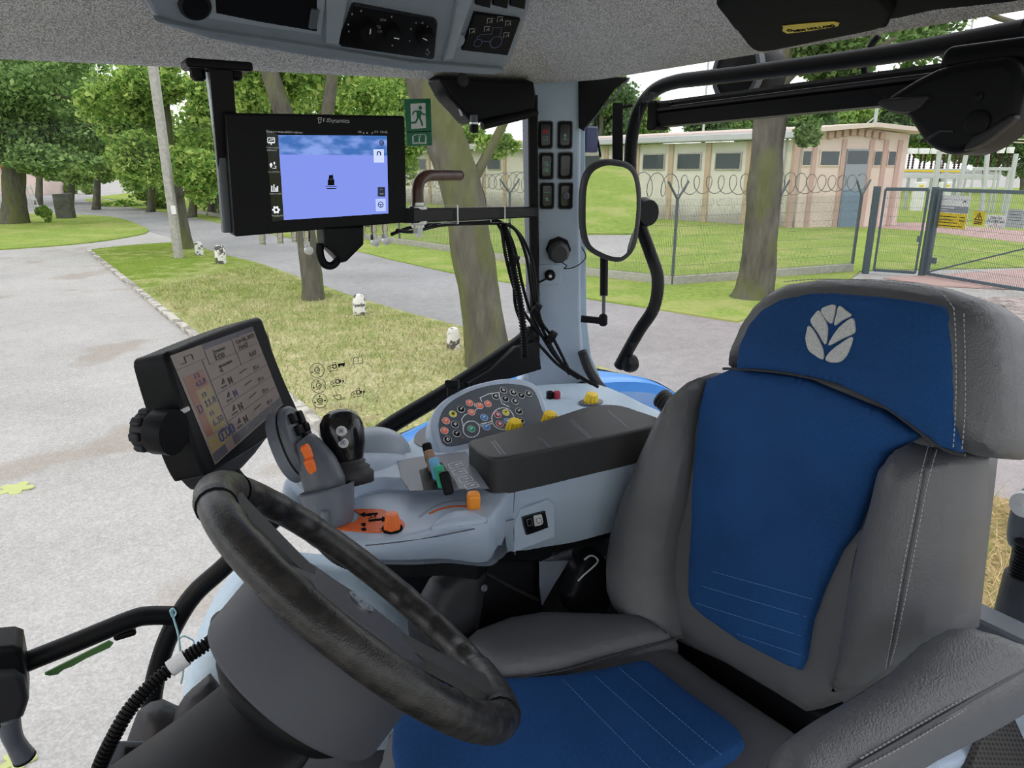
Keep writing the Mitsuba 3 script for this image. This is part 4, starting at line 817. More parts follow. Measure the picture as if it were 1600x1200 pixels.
# cushion
CZ = -.775
CF = Frame(cab(.5, .8, CZ), L, n=Z + .05 * F)
CF = CF if np.dot(CF.y, F) > 0 else CF
crear, cfront = .20, .78
def C2(f, l): p = cab(f, l, CZ) - CF.o; return np.array([p @ CF.x, p @ CF.y])
cush = CF.pxs((708, 1020), (745, 985), (790, 968), (850, 960), (950, 963), (1010, 966), (1050, 985), (1120, 1035), (1250, 1118), (1340, 1185), (1420, 1250), (1200, 1420), (760, 1420), (560, 1240), (600, 1120))
obj('cushion', pillow(CF.up(-.13), cush, .12, .045, step=.02, back=0.0), 'm_leather', seat, smooth=True)
cb = CF.pxs((700, 1029), (740, 993), (795, 972), (850, 963), (950, 966), (1008, 968), (1046, 995), (1060, 1000), (1000, 1015), (940, 1030), (880, 1048), (830, 1058), (790, 1062), (760, 1058))
obj('cushion_bolster', pillow(CF.up(-.06), cb, .085, .035, dome=.006, step=.010, back=0.0), 'm_leather', seat, label='right side bolster of the cushion', smooth=True)
cblue = CF.pxs((800, 1063), (880, 1058), (950, 1047), (1000, 1035), (1015, 1037), (1035, 1052), (1080, 1088), (1130, 1122), (1156, 1145), (1163, 1162), (1150, 1178), (1090, 1215), (1000, 1290), (850, 1330), (680, 1290), (625, 1230), (612, 1170), (615, 1125), (660, 1080), (730, 1062))
cp_ = obj('cushion_panel', pillow(CF.up(-.004), cblue, .014, .012, dome=.006, step=.012, back=-.02), 'm_fabric', seat, label='blue fabric panel of the cushion', smooth=True)
def cs(u, v, d=.0165): g = CF.up(d); return g.at(*g.px(u, v))
for a, b in (((968, 1044), (1130, 1182)), ((930, 1056), (1090, 1200)), ((880, 1062), (1030, 1215))): seam(cp_, [cs(*a, .0125), cs((a[0] + b[0]) / 2, (a[1] + b[1]) / 2), cs(*b, .0135)], r=.0005, name='quilt_seam', matk='m_thread_blue', dash=True)
seam(seat, [cs(u, v, .004) for u, v in ((745, 990), (790, 972), (850, 963), (950, 965), (1008, 967))], r=.0007); seam(seat, [cs(u, v, .004) for u, v in ((800, 1061), (880, 1048), (960, 1025), (1058, 998))], r=.0016, name='piping', matk='m_piping', dash=False)
obj('seat_base', [rbox(Frame(cab(.47, .80, -1.03), F, y=L), .5, .44, .3, .04), rbox(Frame(cab(.45, .80, -.92), F, y=L), .52, .50, .10, .03)], 'm_blackmatt', seat)
obj('recliner_gap', rbox(Frame(SF.at(0, -.30, -.06), L, y=SF.y), .46, .10, .06, .02), 'm_black', seat)
# armrest
AF = Frame(cab(.3, 1.1, -.50), F, n=Z + .0 * L)
ao = AF.pxs((1198, 1180), (1203, 1158), (1215, 1140), (1260, 1108), (1330, 1068), (1390, 1030), (1420, 1002), (1440, 985), (1475, 967), (1510, 966), (1560, 980), (1640, 1008), (1640, 1040), (1560, 1082), (1480, 1120), (1400, 1165), (1330, 1205), (1270, 1260), (1215, 1250))
am = obj('armrest', pillow(AF.up(-.052), ao, .052, .030, dome=.004, step=.010, back=0.0), 'm_leather', seat, label='grey leather left armrest with double stitching', smooth=True)
def as_(u, v, d): g = AF.up(d); return g.at(*g.px(u, v))
seam(am, [as_(u, v, -.004) for u, v in ((1345, 1185), (1400, 1153), (1460, 1118), (1530, 1077), (1620, 1027))]); seam(am, [as_(u, v, -.012) for u, v in ((1335, 1205), (1400, 1172), (1460, 1137), (1530, 1096), (1620, 1046))]); seam(am, [as_(u, v, -.0065) for u, v in ((1330, 1202), (1400, 1162), (1460, 1127), (1530, 1086), (1620, 1036))], r=.0022, name='piping', matk='m_piping', dash=False)
asd = Frame(deep(1480, 1185, .93), -F, n=L + .3 * F)
obj('armrest_bracket', plate(asd.up(-.01), asd.pxs((1430, 1210), (1445, 1178), (1500, 1165), (1525, 1158), (1520, 1175), (1500, 1205)), .03, .006), 'm_plastic', am, label='grey plastic bracket below the armrest')

# ================================================================== CAB: steering wheel and column
wt = math.radians(46.57); WN = math.cos(wt) * Z - math.sin(wt) * F; WO = cab(.8044, .777, -.4431)
WF = Frame(WO, L, n=WN)
sw = thing('steering_wheel', 'black worn steering wheel with finger grips and round hub badge', 'steering wheel')
def wang(u, v): x, y = WF.px(u, v); return math.atan2(y, x)
aR, aL = wang(775, 1090), wang(350, 775)
g = np.linspace(0, 2 * np.pi, 145)[:-1]
def dang(a, b): return np.abs((a - b + np.pi) % (2 * np.pi) - np.pi)
rim = []
grip_mid = [(aR + aL) / 2 + k * np.pi for k in (0, 1)]
for a in g:
    d = min(dang(a, aR), dang(a, aL)); rt = .0175 if d > .32 else .0200
    c = WF.at(.19 * math.cos(a), .19 * math.sin(a)); e1 = math.cos(a) * WF.x + math.sin(a) * WF.y; ring = []
    lump = .0042 * max(0, math.sin((d - .42) * 20)) if .42 < d < 1.15 else 0.0
    for b in np.arange(16) * 2 * np.pi / 16:
        rr = rt * (1 + 0.0) + lump * max(0, -math.cos(b + .3)) ** 1.5 
        ring.append(c + e1 * rr * 1.05 * math.cos(b) + WN * rr * math.sin(b))
    rim.append(ring)
obj('rim', ringskin(rim, closed=True, caps=False), 'm_wheel', sw, smooth=True)
for a0 in (aR, aL):
    for s in (-.33, .33):
        a = a0 + s; e1 = math.cos(a) * WF.x + math.sin(a) * WF.y; fr = Frame(WF.at(.19 * math.cos(a), .19 * math.sin(a)), e1, n=np.cross(WN, e1)); obj('rim_joint', ringskin([[fr.at(.0194 * 1.05 * math.cos(b), .0194 * math.sin(b), h) for b in np.arange(16) * np.pi / 8] for h in (-.0007, .0007)]), 'm_black', sw)
for a0 in (aR, aL):
    e1 = math.cos(a0) * WF.x + math.sin(a0) * WF.y; e2 = np.cross(WN, e1); R2 = []
    for s, w, z, t in ((.03, .050, -.018, .008), (.09, .046, -.012, .010), (.13, .050, -.006, .010), (.16, .062, -.003, .011), (.185, .085, 0, .013)):
        R2.append([WO + e1 * s + e2 * w * c * .5 * 2 * .5 + WN * (z + t * k) for c, k in ((-1, -.6), (-.6, -1), (.6, -1), (1, -.6), (1, .6), (.55, 1), (-.55, 1), (-1, .6))])
    obj('spoke', ringskin(R2), 'm_rubber', sw, label='ribbed black spoke')
hubp = [(.070, -.035), (.074, -.03), (.074, -.016), (.070, -.010), (.055, -.007), (.03, -.005), (.0005, -.0045)]
hx = Frame(WO, math.cos(aR) * WF.x + math.sin(aR) * WF.y, n=WN)
hub = lathe(hubp, hx, 40); v_ = np.array(hub.vertices) - WO; xx = v_ @ hx.x; yy = v_ @ hx.y; v_ += np.outer(xx * .35, hx.x) + np.outer(np.clip(yy, -.06, .030) - yy, hx.y); hub.vertices = WO + v_
hb_ = obj('hub', hub, 'm_shroud', sw); bf_ = WF.sub(0, 0, -.0045)
obj('badge_ring', annulus(bf_, .0135, .0165, .0022), 'm_chrome', hb_, label='chrome ring of the badge'); obj('badge_plate', lathe([(.0138, 0), (.0138, .0014), (.0005, .0016)], bf_, 24), 'm_darkgrey', hb_)
for i, q in enumerate(leaf[:6]): pts = np.array([((x - 385) * .0135 / 185, -(y - 885) * .0135 / 185) for x, y in q]); obj('badge_leaf', plate(Frame(bf_.at(0, 0, .0015), hx.x, n=WN), pts * .9, .0008), 'm_chrome', hb_)
col = thing('steering_column', 'dark grey drum shaped steering column shroud below the wheel', 'steering column')
DO = WO + L * .029 + np.cross(WN, L) * -.022
shr = lathe([(.05, -.024), (.092, -.026), (.101, -.030), (.104, -.038), (.104, -.096), (.102, -.100), (.08, -.101)], Frame(DO, WF.x, n=WN), 72); v_ = np.array(shr.vertices) - WO; yy = v_ @ hx.y; shr.vertices = WO + v_ + np.outer(np.minimum(yy, .02) - yy, hx.y); obj('shroud', shr, 'm_shroud', col, smooth=30)
sd = [(.40, -.30), (.415, -.38)]
brg = ringskin([[DO - WN * h + WF.x * r * math.cos(a) + WF.y * r * math.sin(a) for a in np.arange(32) * np.pi / 16] for r, h in ((.075, .098), (.078, .105), (.081, .111), (.078, .118), (.07, .125))]); v_ = np.array(brg.vertices) - WO; yy = v_ @ hx.y; brg.vertices = WO + v_ + np.outer(np.minimum(yy, .0) - yy, hx.y); obj('boot_ring', brg, 'm_black', col)
cbx = [(.0, .105, .12, -.14), (.06, .11, .12, -.20), (.12, .13, .13, -.30), (.17, .16, .15, -.42), (.2, .18, .17, -.60), (.22, .19, .18, -.80)]
obj('base', ringskin([[DO + WN * h + F * (s + ry * math.sin(a) * (1 if math.sin(a) > 0 else .8)) + L * rx * math.cos(a) for a in np.arange(36) * np.pi / 18] for s, rx, ry, h in ((.0, .07, .07, -.11), (.01, .08, .085, -.16), (.05, .10, .12, -.25), (.08, .12, .15, -.36), (.10, .13, .17, -.6))]), 'm_column', col, label='black moulded column base')
obj('stalk', [tube(spline(np.array([deep(390, 975, .90), deep(370, 970, .92), deep(355, 975, .93)]), 4), [.012, .014, .016, .019, .019, .018, .018, .019, .016], 14), rbox(Frame(deep(352, 976, .93), F, y=Z), .036, .038, .036, .016)], 'm_blackmatt', col, label='stubby black stalk')
dl = thing('dash_cover', 'black lower dash mouldings with a latch beside the column', 'dashboard')
df_ = Frame(deep(260, 1150, .95), F, n=CAM - deep(260, 1150, .95))
def dpl(z, *q): fr = df_.up(z); return fr, fr.pxs(*q)
fr, q = dpl(-.06, (185, 1200), (200, 1150), (215, 1110), (235, 1096), (255, 1091), (285, 1105), (320, 1120), (350, 1260), (180, 1260)); obj('rounded_cover', pillow(fr.up(-.05), q, .07, .04, dome=.01, step=.012, back=-.05), 'm_blackmatt', dl, smooth=True)
fr, q = dpl(.0, (290, 1085), (300, 1075), (330, 1050), (350, 1075), (380, 1115), (420, 1150), (470, 1185), (470, 1260), (240, 1260), (262, 1160), (275, 1110)); obj('column_cover', pillow(fr.up(-.05), q, .06, .03, dome=.006, step=.012, back=-.05), 'm_blackmatt', dl, smooth=True)
fr, q = dpl(.02, (170, 1162), (180, 1158), (260, 1158), (255, 1180), (245, 1260), (160, 1260)); obj('panel', plate(fr.up(-.03), q, .03, .004), 'm_darkgrey', dl)
fr, q = dpl(.02, (195, 1166), (225, 1166), (230, 1182), (235, 1260), (185, 1260)); obj('latch', plate(fr, q, .010, .003), 'm_black', dl)
hz = thing('corrugated_hose', 'black corrugated conduit with a white sleeve beside the column', 'hose')
hpth = spline(np.array([deep(u, v, t) for u, v, t in ((345, 988, .93), (325, 1005, .91), (290, 1028, .90), (245, 1062, .885), (205, 1105, .87), (178, 1150, .86), (155, 1200, .855), (140, 1250, .85))]), 30); hn = len(hpth); dd = np.r_[0, np.cumsum(np.linalg.norm(np.diff(hpth, axis=0), axis=1))]; un = np.linspace(0, dd[-1], 520); hpth = np.stack([np.interp(un, dd, hpth[:, k]) for k in range(3)], 1)
obj('conduit', tube(hpth, .0080 + .0012 * np.sign(np.sin(un * 2 * np.pi / .0052)), 14), 'm_black', hz, smooth=True)
a, b = (np.argmin(np.abs(np.linalg.norm(hpth - deep(u, v, .9), axis=1))) for u, v in ((291, 1027), (268, 1046))); sl = obj('sleeve', tube(hpth[min(a, b):max(a, b)], .0108, 16), 'm_white', hz, label='white label sleeve')

# cowl behind the column
cw = Frame(cab(.9, .30, -.8), -F, n=L + .15 * Z)
obj('side_cowl', pillow(cw.up(-.08), cw.pxs((393, 896), (440, 880), (560, 890), (690, 985), (700, 1080), (640, 1180), (400, 1200), (292, 1190), (296, 1110), (306, 1060), (325, 1005), (350, 955)), .08, .035, dome=.006, step=.014, back=0.0), 'm_plasticlight', None, label='pale blue grey curved cowl behind the steering column', cat='cowl', smooth=True)

# ================================================================== CAB: lower right wall, fender outside, floor clutter
setting('wall_right', plate(Frame(cab(0, .03, 0), -F, n=L), [(-.62, -1.2), (.06, -1.2), (.06, -.52), (-.1, -.60), (-.35, -.70), (-.62, -.86)], .02), 'm_blackmatt', 'black lower right cab wall under the console')
fx = [(.46, -.715), (.42, -.685), (.30, -.64), (.12, -.60), (-.1, -.585), (-.33, -.60), (-.5, -.65), (-.7, -.78)]
fen = obj('rear_fender', ringskin([[cab(f, -.10, z), cab(f, -.14, z + .010), cab(f, -.22 - .2 * (f < .05), z - .02), cab(f, -.52, z - .17), cab(f, -.52, z - .22), cab(f, -.10, z - .03)] for f, z in spline(np.array(fx), 5)]), 'm_bluepaint', None, label='glossy blue rear fender outside the right window', cat='fender', smooth=50)
dk = thing('seat_side_cover', 'black moulded cover between seat cushion and console', 'cover')
kf = Frame(cab(.3, .475, -.75), -F, n=L + .25 * Z)
obj('rounded_shell', pillow(kf.up(-.05), kf.pxs((655, 985), (665, 960), (690, 915), (715, 895), (745, 885), (770, 882), (768, 925), (757, 990), (750, 1040), (660, 1040)), .05, .03, step=.01, back=0.0), 'm_blackmatt', dk, smooth=True)
obj('side_panel', plate(kf.up(-.055), kf.pxs((768, 882), (860, 884), (865, 960), (850, 1010), (750, 1040), (757, 985)), .02, .003), 'm_black', dk)
obj('ridge', tube([kf.at(*kf.px(u, v), -.03) for u, v in ((770, 900), (815, 925), (855, 945))], .004, 6), 'm_blackmatt', dk)
obj('screw', lathe([(.0065, 0), (.0065, .003), (.004, .004), (.0005, .003)], Frame(kf.at(*kf.px(755, 918), .002), kf.x, n=kf.n), 12), 'm_darkgrey', dk)
bk = thing('belt_buckle', 'black seat belt buckle with silver edged slot beside the backrest', 'seat belt buckle'); bq = Frame(cab(.26, .48, -.70), -F, n=L + .3 * Z)
obj('housing', pillow(bq.up(-.02), bq.pxs((882, 930), (900, 880), (915, 862), (926, 855), (938, 862), (945, 875), (952, 900), (955, 935), (945, 962), (905, 965), (888, 950)), .035, .014, step=.006, back=0.0), 'm_black', bk, smooth=True)
obj('slot_rim', tube(spline(np.array([bq.at(*bq.px(u, v), .0165) for u, v in ((895, 905), (905, 895), (920, 882), (926, 874), (922, 868), (914, 866), (905, 872))]), 5), .0016, 6), 'm_silver', bk)
obj('webbing', plate(bq.up(-.035), bq.pxs((858, 882), (905, 880), (880, 920), (862, 952), (858, 920)), .004, .001), 'm_slate', bk, label='dark grey belt webbing')
sb = thing('seat_bracket', 'bare steel seat bracket under the rear end of the console', 'bracket'); sf_ = Frame(cab(.2, .36, -.7), -F, n=L)
for i, q in enumerate([((838, 880), (890, 858), (893, 875), (870, 884)), ((868, 860), (900, 846), (905, 850), (900, 870), (872, 876)), ((820, 884), (850, 876), (855, 884), (815, 892))]): obj('plate', plate(sf_.up(-.02 * i), sf_.pxs(*q), .006, .001), 'm_steel', sb)
obj('webbing_guide', plate(sf_.up(-.06), sf_.pxs((930, 842), (965, 830), (975, 880), (940, 870)), .02, .004), 'm_slate', sb)
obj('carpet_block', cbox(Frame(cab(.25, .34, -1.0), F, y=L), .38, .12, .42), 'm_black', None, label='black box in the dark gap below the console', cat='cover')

# ================================================================== CAB: console with controls beside the seat
KZ = -.515
TF = Frame(cab(.6, .4, KZ), -F, n=Z)
con = thing('control_console', 'pale blue grey armrest control console beside the seat', 'console')
T_ = spline(TF.pxs((1030, 704), (1000, 713), (900, 738), (806, 763), (784, 790), (762, 812), (700, 820), (640, 836), (565, 848), (500, 840), (463, 815), (446, 790), (440, 765), (450, 742), (490, 725), (560, 714), (640, 710), (740, 704), (850, 662), (965, 636)), 4, True)[:, :2]
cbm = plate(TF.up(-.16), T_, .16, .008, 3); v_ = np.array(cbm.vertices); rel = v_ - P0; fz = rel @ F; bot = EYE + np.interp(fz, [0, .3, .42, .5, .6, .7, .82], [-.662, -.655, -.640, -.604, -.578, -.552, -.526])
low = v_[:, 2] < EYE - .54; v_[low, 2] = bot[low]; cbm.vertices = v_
obj('body', cbm, 'm_plastic', con, smooth=40)
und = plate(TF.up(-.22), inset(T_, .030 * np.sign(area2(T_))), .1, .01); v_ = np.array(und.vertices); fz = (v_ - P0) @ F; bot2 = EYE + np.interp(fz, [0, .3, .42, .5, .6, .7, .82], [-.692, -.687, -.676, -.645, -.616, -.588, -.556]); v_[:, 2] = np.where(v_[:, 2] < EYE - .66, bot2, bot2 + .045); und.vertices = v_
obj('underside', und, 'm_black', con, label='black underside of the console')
obj('ledge', plate(TF.up(-.004), spline(TF.pxs((806, 759), (760, 756), (702, 762), (635, 766), (594, 765), (560, 775), (535, 790), (500, 795), (470, 780), (455, 755), (490, 740), (560, 726), (625, 724), (700, 724), (750, 728), (800, 740)), 4, True)[:, :2], .026, .004, 3), 'm_plastic', con, smooth=40)
mound = TF.pxs((672, 826), (690, 808), (712, 800), (735, 799), (752, 806), (762, 813), (730, 818), (700, 822))
obj('slider_mound', pillow(TF.up(-.002), spline(mound, 3, True)[:, :2], .009, .012, step=.006), 'm_plastic', con, smooth=True)
obj('slider_scale', strip(TF.up(.0004), spline(TF.pxs((671, 803), (684, 797), (700, 793), (720, 791), (740, 794)), 5)[:, :2], .0045), 'm_orangeplate', con, label='curved orange scale')
obj('slider_slot', strip(TF.up(.0004), spline(TF.pxs((655, 808), (672, 796), (695, 786), (715, 783), (735, 783)), 5)[:, :2], .005), 'm_plasticmid', con)
o = TF.at(*TF.px(740, 793), 0); obj('slider_knob', rbox(Frame(o + Z * .012, unit(-F + .4 * L), n=unit(Z + .2 * L)), .021, .020, .030, .006), 'm_orangebright', con, label='orange slider knob')
op = TF.pxs((554, 797), (596, 797), (608, 803), (622, 810), (632, 818), (630, 826), (618, 831), (584, 833), (556, 831), (532, 829), (524, 825), (532, 821), (552, 817), (562, 808), (560, 803)); of = TF.up(.0005)
pl_ = obj('orange_plate', plate(of, spline(op, 3, True)[:, :2], .0015, .0006, 1), 'm_orangeplate', con, label='orange plate with black arrows'); of = of.up(.0018)
def ofp(*q): return of.pxs(*q)
obj('arrow', [flatpoly(of, ofp((562, 804), (570, 800), (570, 803), (590, 801), (590, 804), (570, 806), (570, 808)))], 'm_ink', pl_); obj('arrow', [flatpoly(of, ofp((605, 811), (597, 807), (597, 810), (576, 812), (576, 815), (597, 813), (597, 816)))], 'm_ink', pl_)
obj('symbol', [strip(of, ofp((574, 806), (580, 806), (580, 809), (575, 810)), .0012), strip(of, ofp((582, 809), (587, 805), (587, 810)), .0012), flatpoly(of, ofp((564, 818), (571, 817), (571, 822), (566, 822))), flatpoly(of, ofp((564, 826), (570, 824), (573, 828), (567, 830))), strip(of, ofp((593, 826), (598, 825), (600, 828), (594, 830)), .0009)], 'm_ink', pl_)
def fluted(fr, r0, r1, h, n=9, m=54): 
    g = np.arange(m) * 2 * np.pi / m; k = 1 + .07 * np.cos(g * n); R = [[fr.at(r * kk * math.cos(a), r * kk * math.sin(a), z) for a, kk in zip(g, k)] for r, z in ((r0, 0), (r0 * .98, h * .3), (r1 * 1.03, h * .85), (r1 * .92, h), (r1 * .4, h * 1.03))]; return ringskin(R)
kf_ = Frame(TF.at(*TF.px(613, 827), 0), -F, n=Z); obj('knob_well', annulus(kf_, .0125, .0155, .0028), 'm_ink', con); obj('orange_knob', fluted(kf_, .0125, .0095, .026, 6), 'm_orange', con, label='orange knurled knob', smooth=50)
# rocker switch and seams on the side
SFc = Frame(cab(.4, .5, -.6), -F, n=L)
obj('switch_surround', plate(SFc.up(-.002), SFc.pxs((801, 862), (803, 815), (812, 795), (855, 780), (864, 786), (866, 830), (866, 838)), .006, .003), 'm_plastic', con)
rs = obj('rocker_switch', plate(SFc.up(.004), spline(SFc.pxs((813, 809), (816, 805), (845, 797), (848, 799), (852, 819), (850, 822), (822, 832), (818, 830)), 2, True)[:, :2], .006, .002), 'm_blackgloss', con); rf = SFc.up(.0105)
obj('rocker_half', plate(rf, rf.pxs((833, 806), (845, 803), (848, 815), (845, 819), (835, 822)), .003, .001), 'm_silver', rs); obj('symbol', [strip(rf, rf.pxs((823, 812), (830, 810), (832, 820), (825, 822)), .001, closed=True), strip(rf.up(.0032), rf.pxs((836, 810), (843, 808), (845, 815), (838, 817)), .001, closed=True)], 'm_slate', rs)
obj('panel_seam', tube(drape(cbm, [(571, 852), (620, 847), (680, 838), (740, 826), (802, 811)], .0012), .0010, 5), 'm_slate', con)
obj('ledge_joint', tube(drape(cbm, spline(np.array([(806, 764, 0), (760, 761, 0), (702, 767, 0), (635, 770, 0), (594, 770, 0), (562, 778, 0)]), 4)[:, :2], .0), .0012, 5), 'm_plasticmid', con)
obj('panel_seam', tube([SFc.at(*SFc.px(u, v), .0015) for u, v in ((803, 768), (800, 812), (804, 866))], .0012, 5), 'm_slate', con)
# armrest pad
PZ = Frame(cab(.3, .45, -.452), -F, n=Z)
pd = spline(PZ.pxs((733, 688), (760, 680), (850, 656), (920, 634), (964, 632), (1000, 642), (1034, 656), (1010, 668), (900, 692), (830, 707), (775, 716), (752, 708), (740, 698)), 4, True)[:, :2]
pad = obj('armrest_pad', plate(PZ.up(-.066), pd, .066, .006, 3), 'm_padtop', con, label='black armrest pad with pairs of grooves', smooth=40)
for a, b in (((768, 690), (783, 711)), ((772, 688), (789, 710)), ((840, 684), (857, 700)), ((843, 683), (860, 700)), ((889, 656), (921, 686)), ((892, 655), (924, 685)), ((950, 642), (982, 669))): p, q = PZ.px(*a), PZ.px(*b); obj('groove', strip(PZ.up(.0002), [p, q], .0022), 'm_darkgrey', pad)
# lever bay
LB = TF.up(.0225)
obj('lever_bay', plate(LB, LB.pxs((621, 721), (645, 716), (728, 706), (740, 728), (764, 764), (640, 768), (628, 750)), .0015, .0005), 'm_slate', con); LB = LB.up(.0018)
obj('lever_slots', flatpoly(LB, LB.pxs((655, 735), (690, 722), (712, 755), (715, 763), (662, 766))), 'm_black', con)
for i, (u, v, c, lab) in enumerate([(666, 716, 'm_black', 'black lever'), (670, 728, 'm_tan', 'tan lever'), (677, 741, 'm_sky', 'light blue lever'), (685, 754, 'm_teal', 'green lever'), (694, 764, 'm_black', 'black lever nearest to the driver')]):
    o = LB.at(*LB.px(u + 5, v + 9), 0); fr = Frame(o + Z * .016, unit(-F), n=unit(Z + .55 * L * -1 + .25 * F))
    lvk = obj('lever', rbox(fr.up(.004), .017, .011, .038, .005), c, con, label=lab)
ib = LB.pxs((698, 728), (722, 720), (752, 752), (763, 763), (718, 765)); obj('icon_panel', plate(LB, ib, .001), 'm_slate', con); LI = LB.up(.0013)
for u, v in ((711, 727), (717, 738), (727, 749), (736, 759)): c = LI.px(u, v); obj('icon_box', [strip(LI, LI.pxs((u - 11, v - 1), (u + 7, v - 6), (u + 13, v + 1), (u - 6, v + 6)), .0010, closed=True), strip(LI, LI.pxs((u, v), (u + 6, v - 2)), .0024)], 'm_print', con)
# dome and cone shaped joystick
def egg(c, rx, ry, rz, ax=None, n=28, m=18): 
    fr = ax or Frame(c, -F, n=Z); R = []
    for b in np.linspace(0.02, np.pi / 2, m)[::-1]: R.append([fr.at(rx * math.sin(b) * math.cos(a), ry * math.sin(b) * math.sin(a), rz * math.cos(b)) for a in np.arange(n) * 2 * np.pi / n])
    return ringskin(R)
dc = onz(572, 722, KZ); obj('dome_base', egg(onz(565, 738, KZ), .092, .070, .040), 'm_plastic', con, smooth=True); dome = obj('dome_lid', egg(onz(582, 722, KZ) + Z * .005, .074, .060, .060), 'm_plasticmid', con, label='glossy grey dome lid', smooth=True)
js = thing('joystick', 'black egg shaped joystick with two silver buttons', 'joystick'); jo = onz(545, 742, -.468)
tq = (jo - CAM) @ np.array([0, _C, -_S]); jt = deep(531, 655, tq); ja = unit(jt - jo); jf = Frame(jo, unit(np.cross(ja, CAM - jo)), n=ja); hh = np.linalg.norm(jt - jo)
obj('boot', lathe([(.038, -.016), (.040, 0), (.034, .006), (.036, .010), (.028, .016), (.030, .020), (.023, .026), (.018, .034)], jf, 24), 'm_rubber', js, smooth=True)
obj('knob', lathe([(.017, .02), (.020, hh - .080), (.028, hh - .064), (.034, hh - .042), (.0355, hh - .020), (.033, hh - .004), (.025, hh + .009), (.013, hh + .0150), (.0005, hh + .0165)], jf, 30), 'm_blackgloss', js, smooth=True)
for v in (674, 693):
    t_ = CAM - jo; b = onpl(531, v, jo + unit(t_) * .026, unit(t_)); ax_ = jo + ja * ((b - jo) @ ja); b = ax_ + unit(t_ - (t_ @ ja) * ja) * (.0335 if v < 680 else .0300); fr = Frame(b, RX_ if False else np.array([1.0, 0, 0]), n=unit(t_ + Z * .1)); bb = obj('button', lathe([(.0082, -.006), (.0082, .004), (.007, .0055), (.0005, .0058)], fr, 20), 'm_silver', js); obj('symbol', [strip(fr.up(.006), rrect(.007, .0065, .0008), .0008, closed=True), flatpoly(fr.up(.006), rrect(.004, .004, .0005))], 'm_slate', bb)
obj('side_button', rbox(Frame(jt - np.array([1.0, 0, 0]) * .03 - Z * .04, (1, 0, 0), y=Z), .014, .02, .03, .006), 'm_blackgloss', js)
# multi function lever
ml = thing('control_lever', 'dark grey multi function lever with orange thumb buttons in a cup', 'control lever'); mo = onz(520, 815, KZ); tm = (mo - CAM) @ np.array([0, _C, -_S])
UPc = np.array([0, _S, _C]); BKc = np.array([0, -_C, _S]); RXc = np.array([1.0, 0, 0])
cax = unit(deep(511, 770, tm) - deep(522, 818, tm)); cfm = Frame(deep(522, 818, tm), unit(np.cross(cax, -L)), n=cax)
obj('cup', lathe([(.022, -.006), (.030, .0), (.036, .02), (.042, .052), (.0435, .054), (.040, .056), (.037, .05), (.032, .03), (.01, .028)], cfm, 34), 'm_slate', ml, smooth=40); obj('cup_lug', rbox(Frame(deep(508, 808, tm - .037), RXc, y=UPc), .012, .022, .014, .005), 'm_slate', ml)
gp = [deep(u, v, tm + d) for u, v, d in ((518, 800, 0), (514, 780, 0), (507, 755, .0), (497, 730, .0), (482, 705, .0), (470, 690, .0))]
obj('grip', tube(spline(np.array(gp), 6), [.024] * 4 + list(np.linspace(.025, .030, 8)) + list(np.linspace(.031, .029, 8)) + list(np.linspace(.028, .02, 11)), 20, flat=1.05), 'm_darkgrey', ml, smooth=True)
obj('grip_base', tube(np.array([deep(515, 792, tm), deep(511, 772, tm)]), [.0255, .0262], 20), 'm_black', ml, smooth=40)
lx = unit(deep(484, 742, tm) - deep(446, 646, tm)); hn_ = unit(RXc * .90 + UPc * .30 + BKc * .30); HFm = Frame(deep(463, 692, tm + .005), -lx, n=hn_)
def oval(a, b, n=36): g = np.arange(n) * 2 * np.pi / n; return np.stack([a * np.sign(np.cos(g)) * np.abs(np.cos(g)) ** .85, b * np.sin(g)], 1)
ov_ = oval(.058, .034); obj('head_back', plate(HFm.up(-.022), ov_, .019, .0), 'm_slate', ml, smooth=35); obj('head_seam', plate(HFm.up(-.003), ov_ * .97, .004), 'm_black', ml); obj('head_front', plate(HFm.up(.001), ov_, .012, .007, 3), 'm_darkgrey', ml, smooth=40)
hf2 = HFm.up(.013)
for x, y, w, h, c, lb in [(.034, .010, .022, .012, 'm_black', None), (.036, -.008, .016, .012, 'm_black', None), (.018, .014, .014, .012, 'm_black', None), (.016, -.004, .016, .014, 'm_black', None), (-.002, .008, .020, .014, 'm_black', None)]: obj('button', rbox(Frame(hf2.at(x, -y, .003), hf2.x, n=hf2.n), w, h, .011, .003), c, ml, label=lb)

for u, v, w_, h_ in ((480, 706, .014, .024), (488, 731, .016, .032)):
    fr = Frame(deep(u, v, tm - .024), unit(RXc * .9 + UPc * .38), n=unit(BKc + RXc * .7)); obj('thumb_button', rbox(fr, w_, h_, .014, .005), 'm_orange', ml, label='orange thumb button')

# ================================================================== CAB: fixed side console, keypad, yellow knobs
sc_ = obj('side_console', plate(Frame(cab(.2, .2, -.60), -F, n=Z), spline(Frame(cab(.2, .2, -.5), -F, n=Z).pxs((618, 706), (640, 684), (680, 656), (725, 629), (800, 606), (870, 598), (940, 600), (1005, 628), (1040, 650), (960, 668), (700, 715), (640, 712)), 4, True)[:, :2], .10, .012, 3), 'm_plasticlight', None, label='pale blue grey fixed side console under the window', cat='side console', smooth=40)
q = Frame(cab(.2, .2, -.4995), -F, n=Z); obj('oval_recess', flatpoly(q, spline(q.pxs((647, 690), (652, 676), (672, 664), (690, 664), (700, 685), (685, 700), (660, 699)), 4, True)[:, :2], .001), 'm_darkgrey', sc_)
for u, c, lb in ((859, 'm_black', 'black power socket'), (870, 'm_btnred', 'red power socket')): o = q.at(*q.px(u, 622), .006); obj('power_socket', rbox(Frame(o, -F, y=L), .014, .014, .022, .004), c, sc_, label=lb)
mat('m_keyface', (.085, .10, .125), .45)
kp = thing('button_keypad', 'grey keypad of round coloured tractor function buttons behind the armrest', 'keypad')
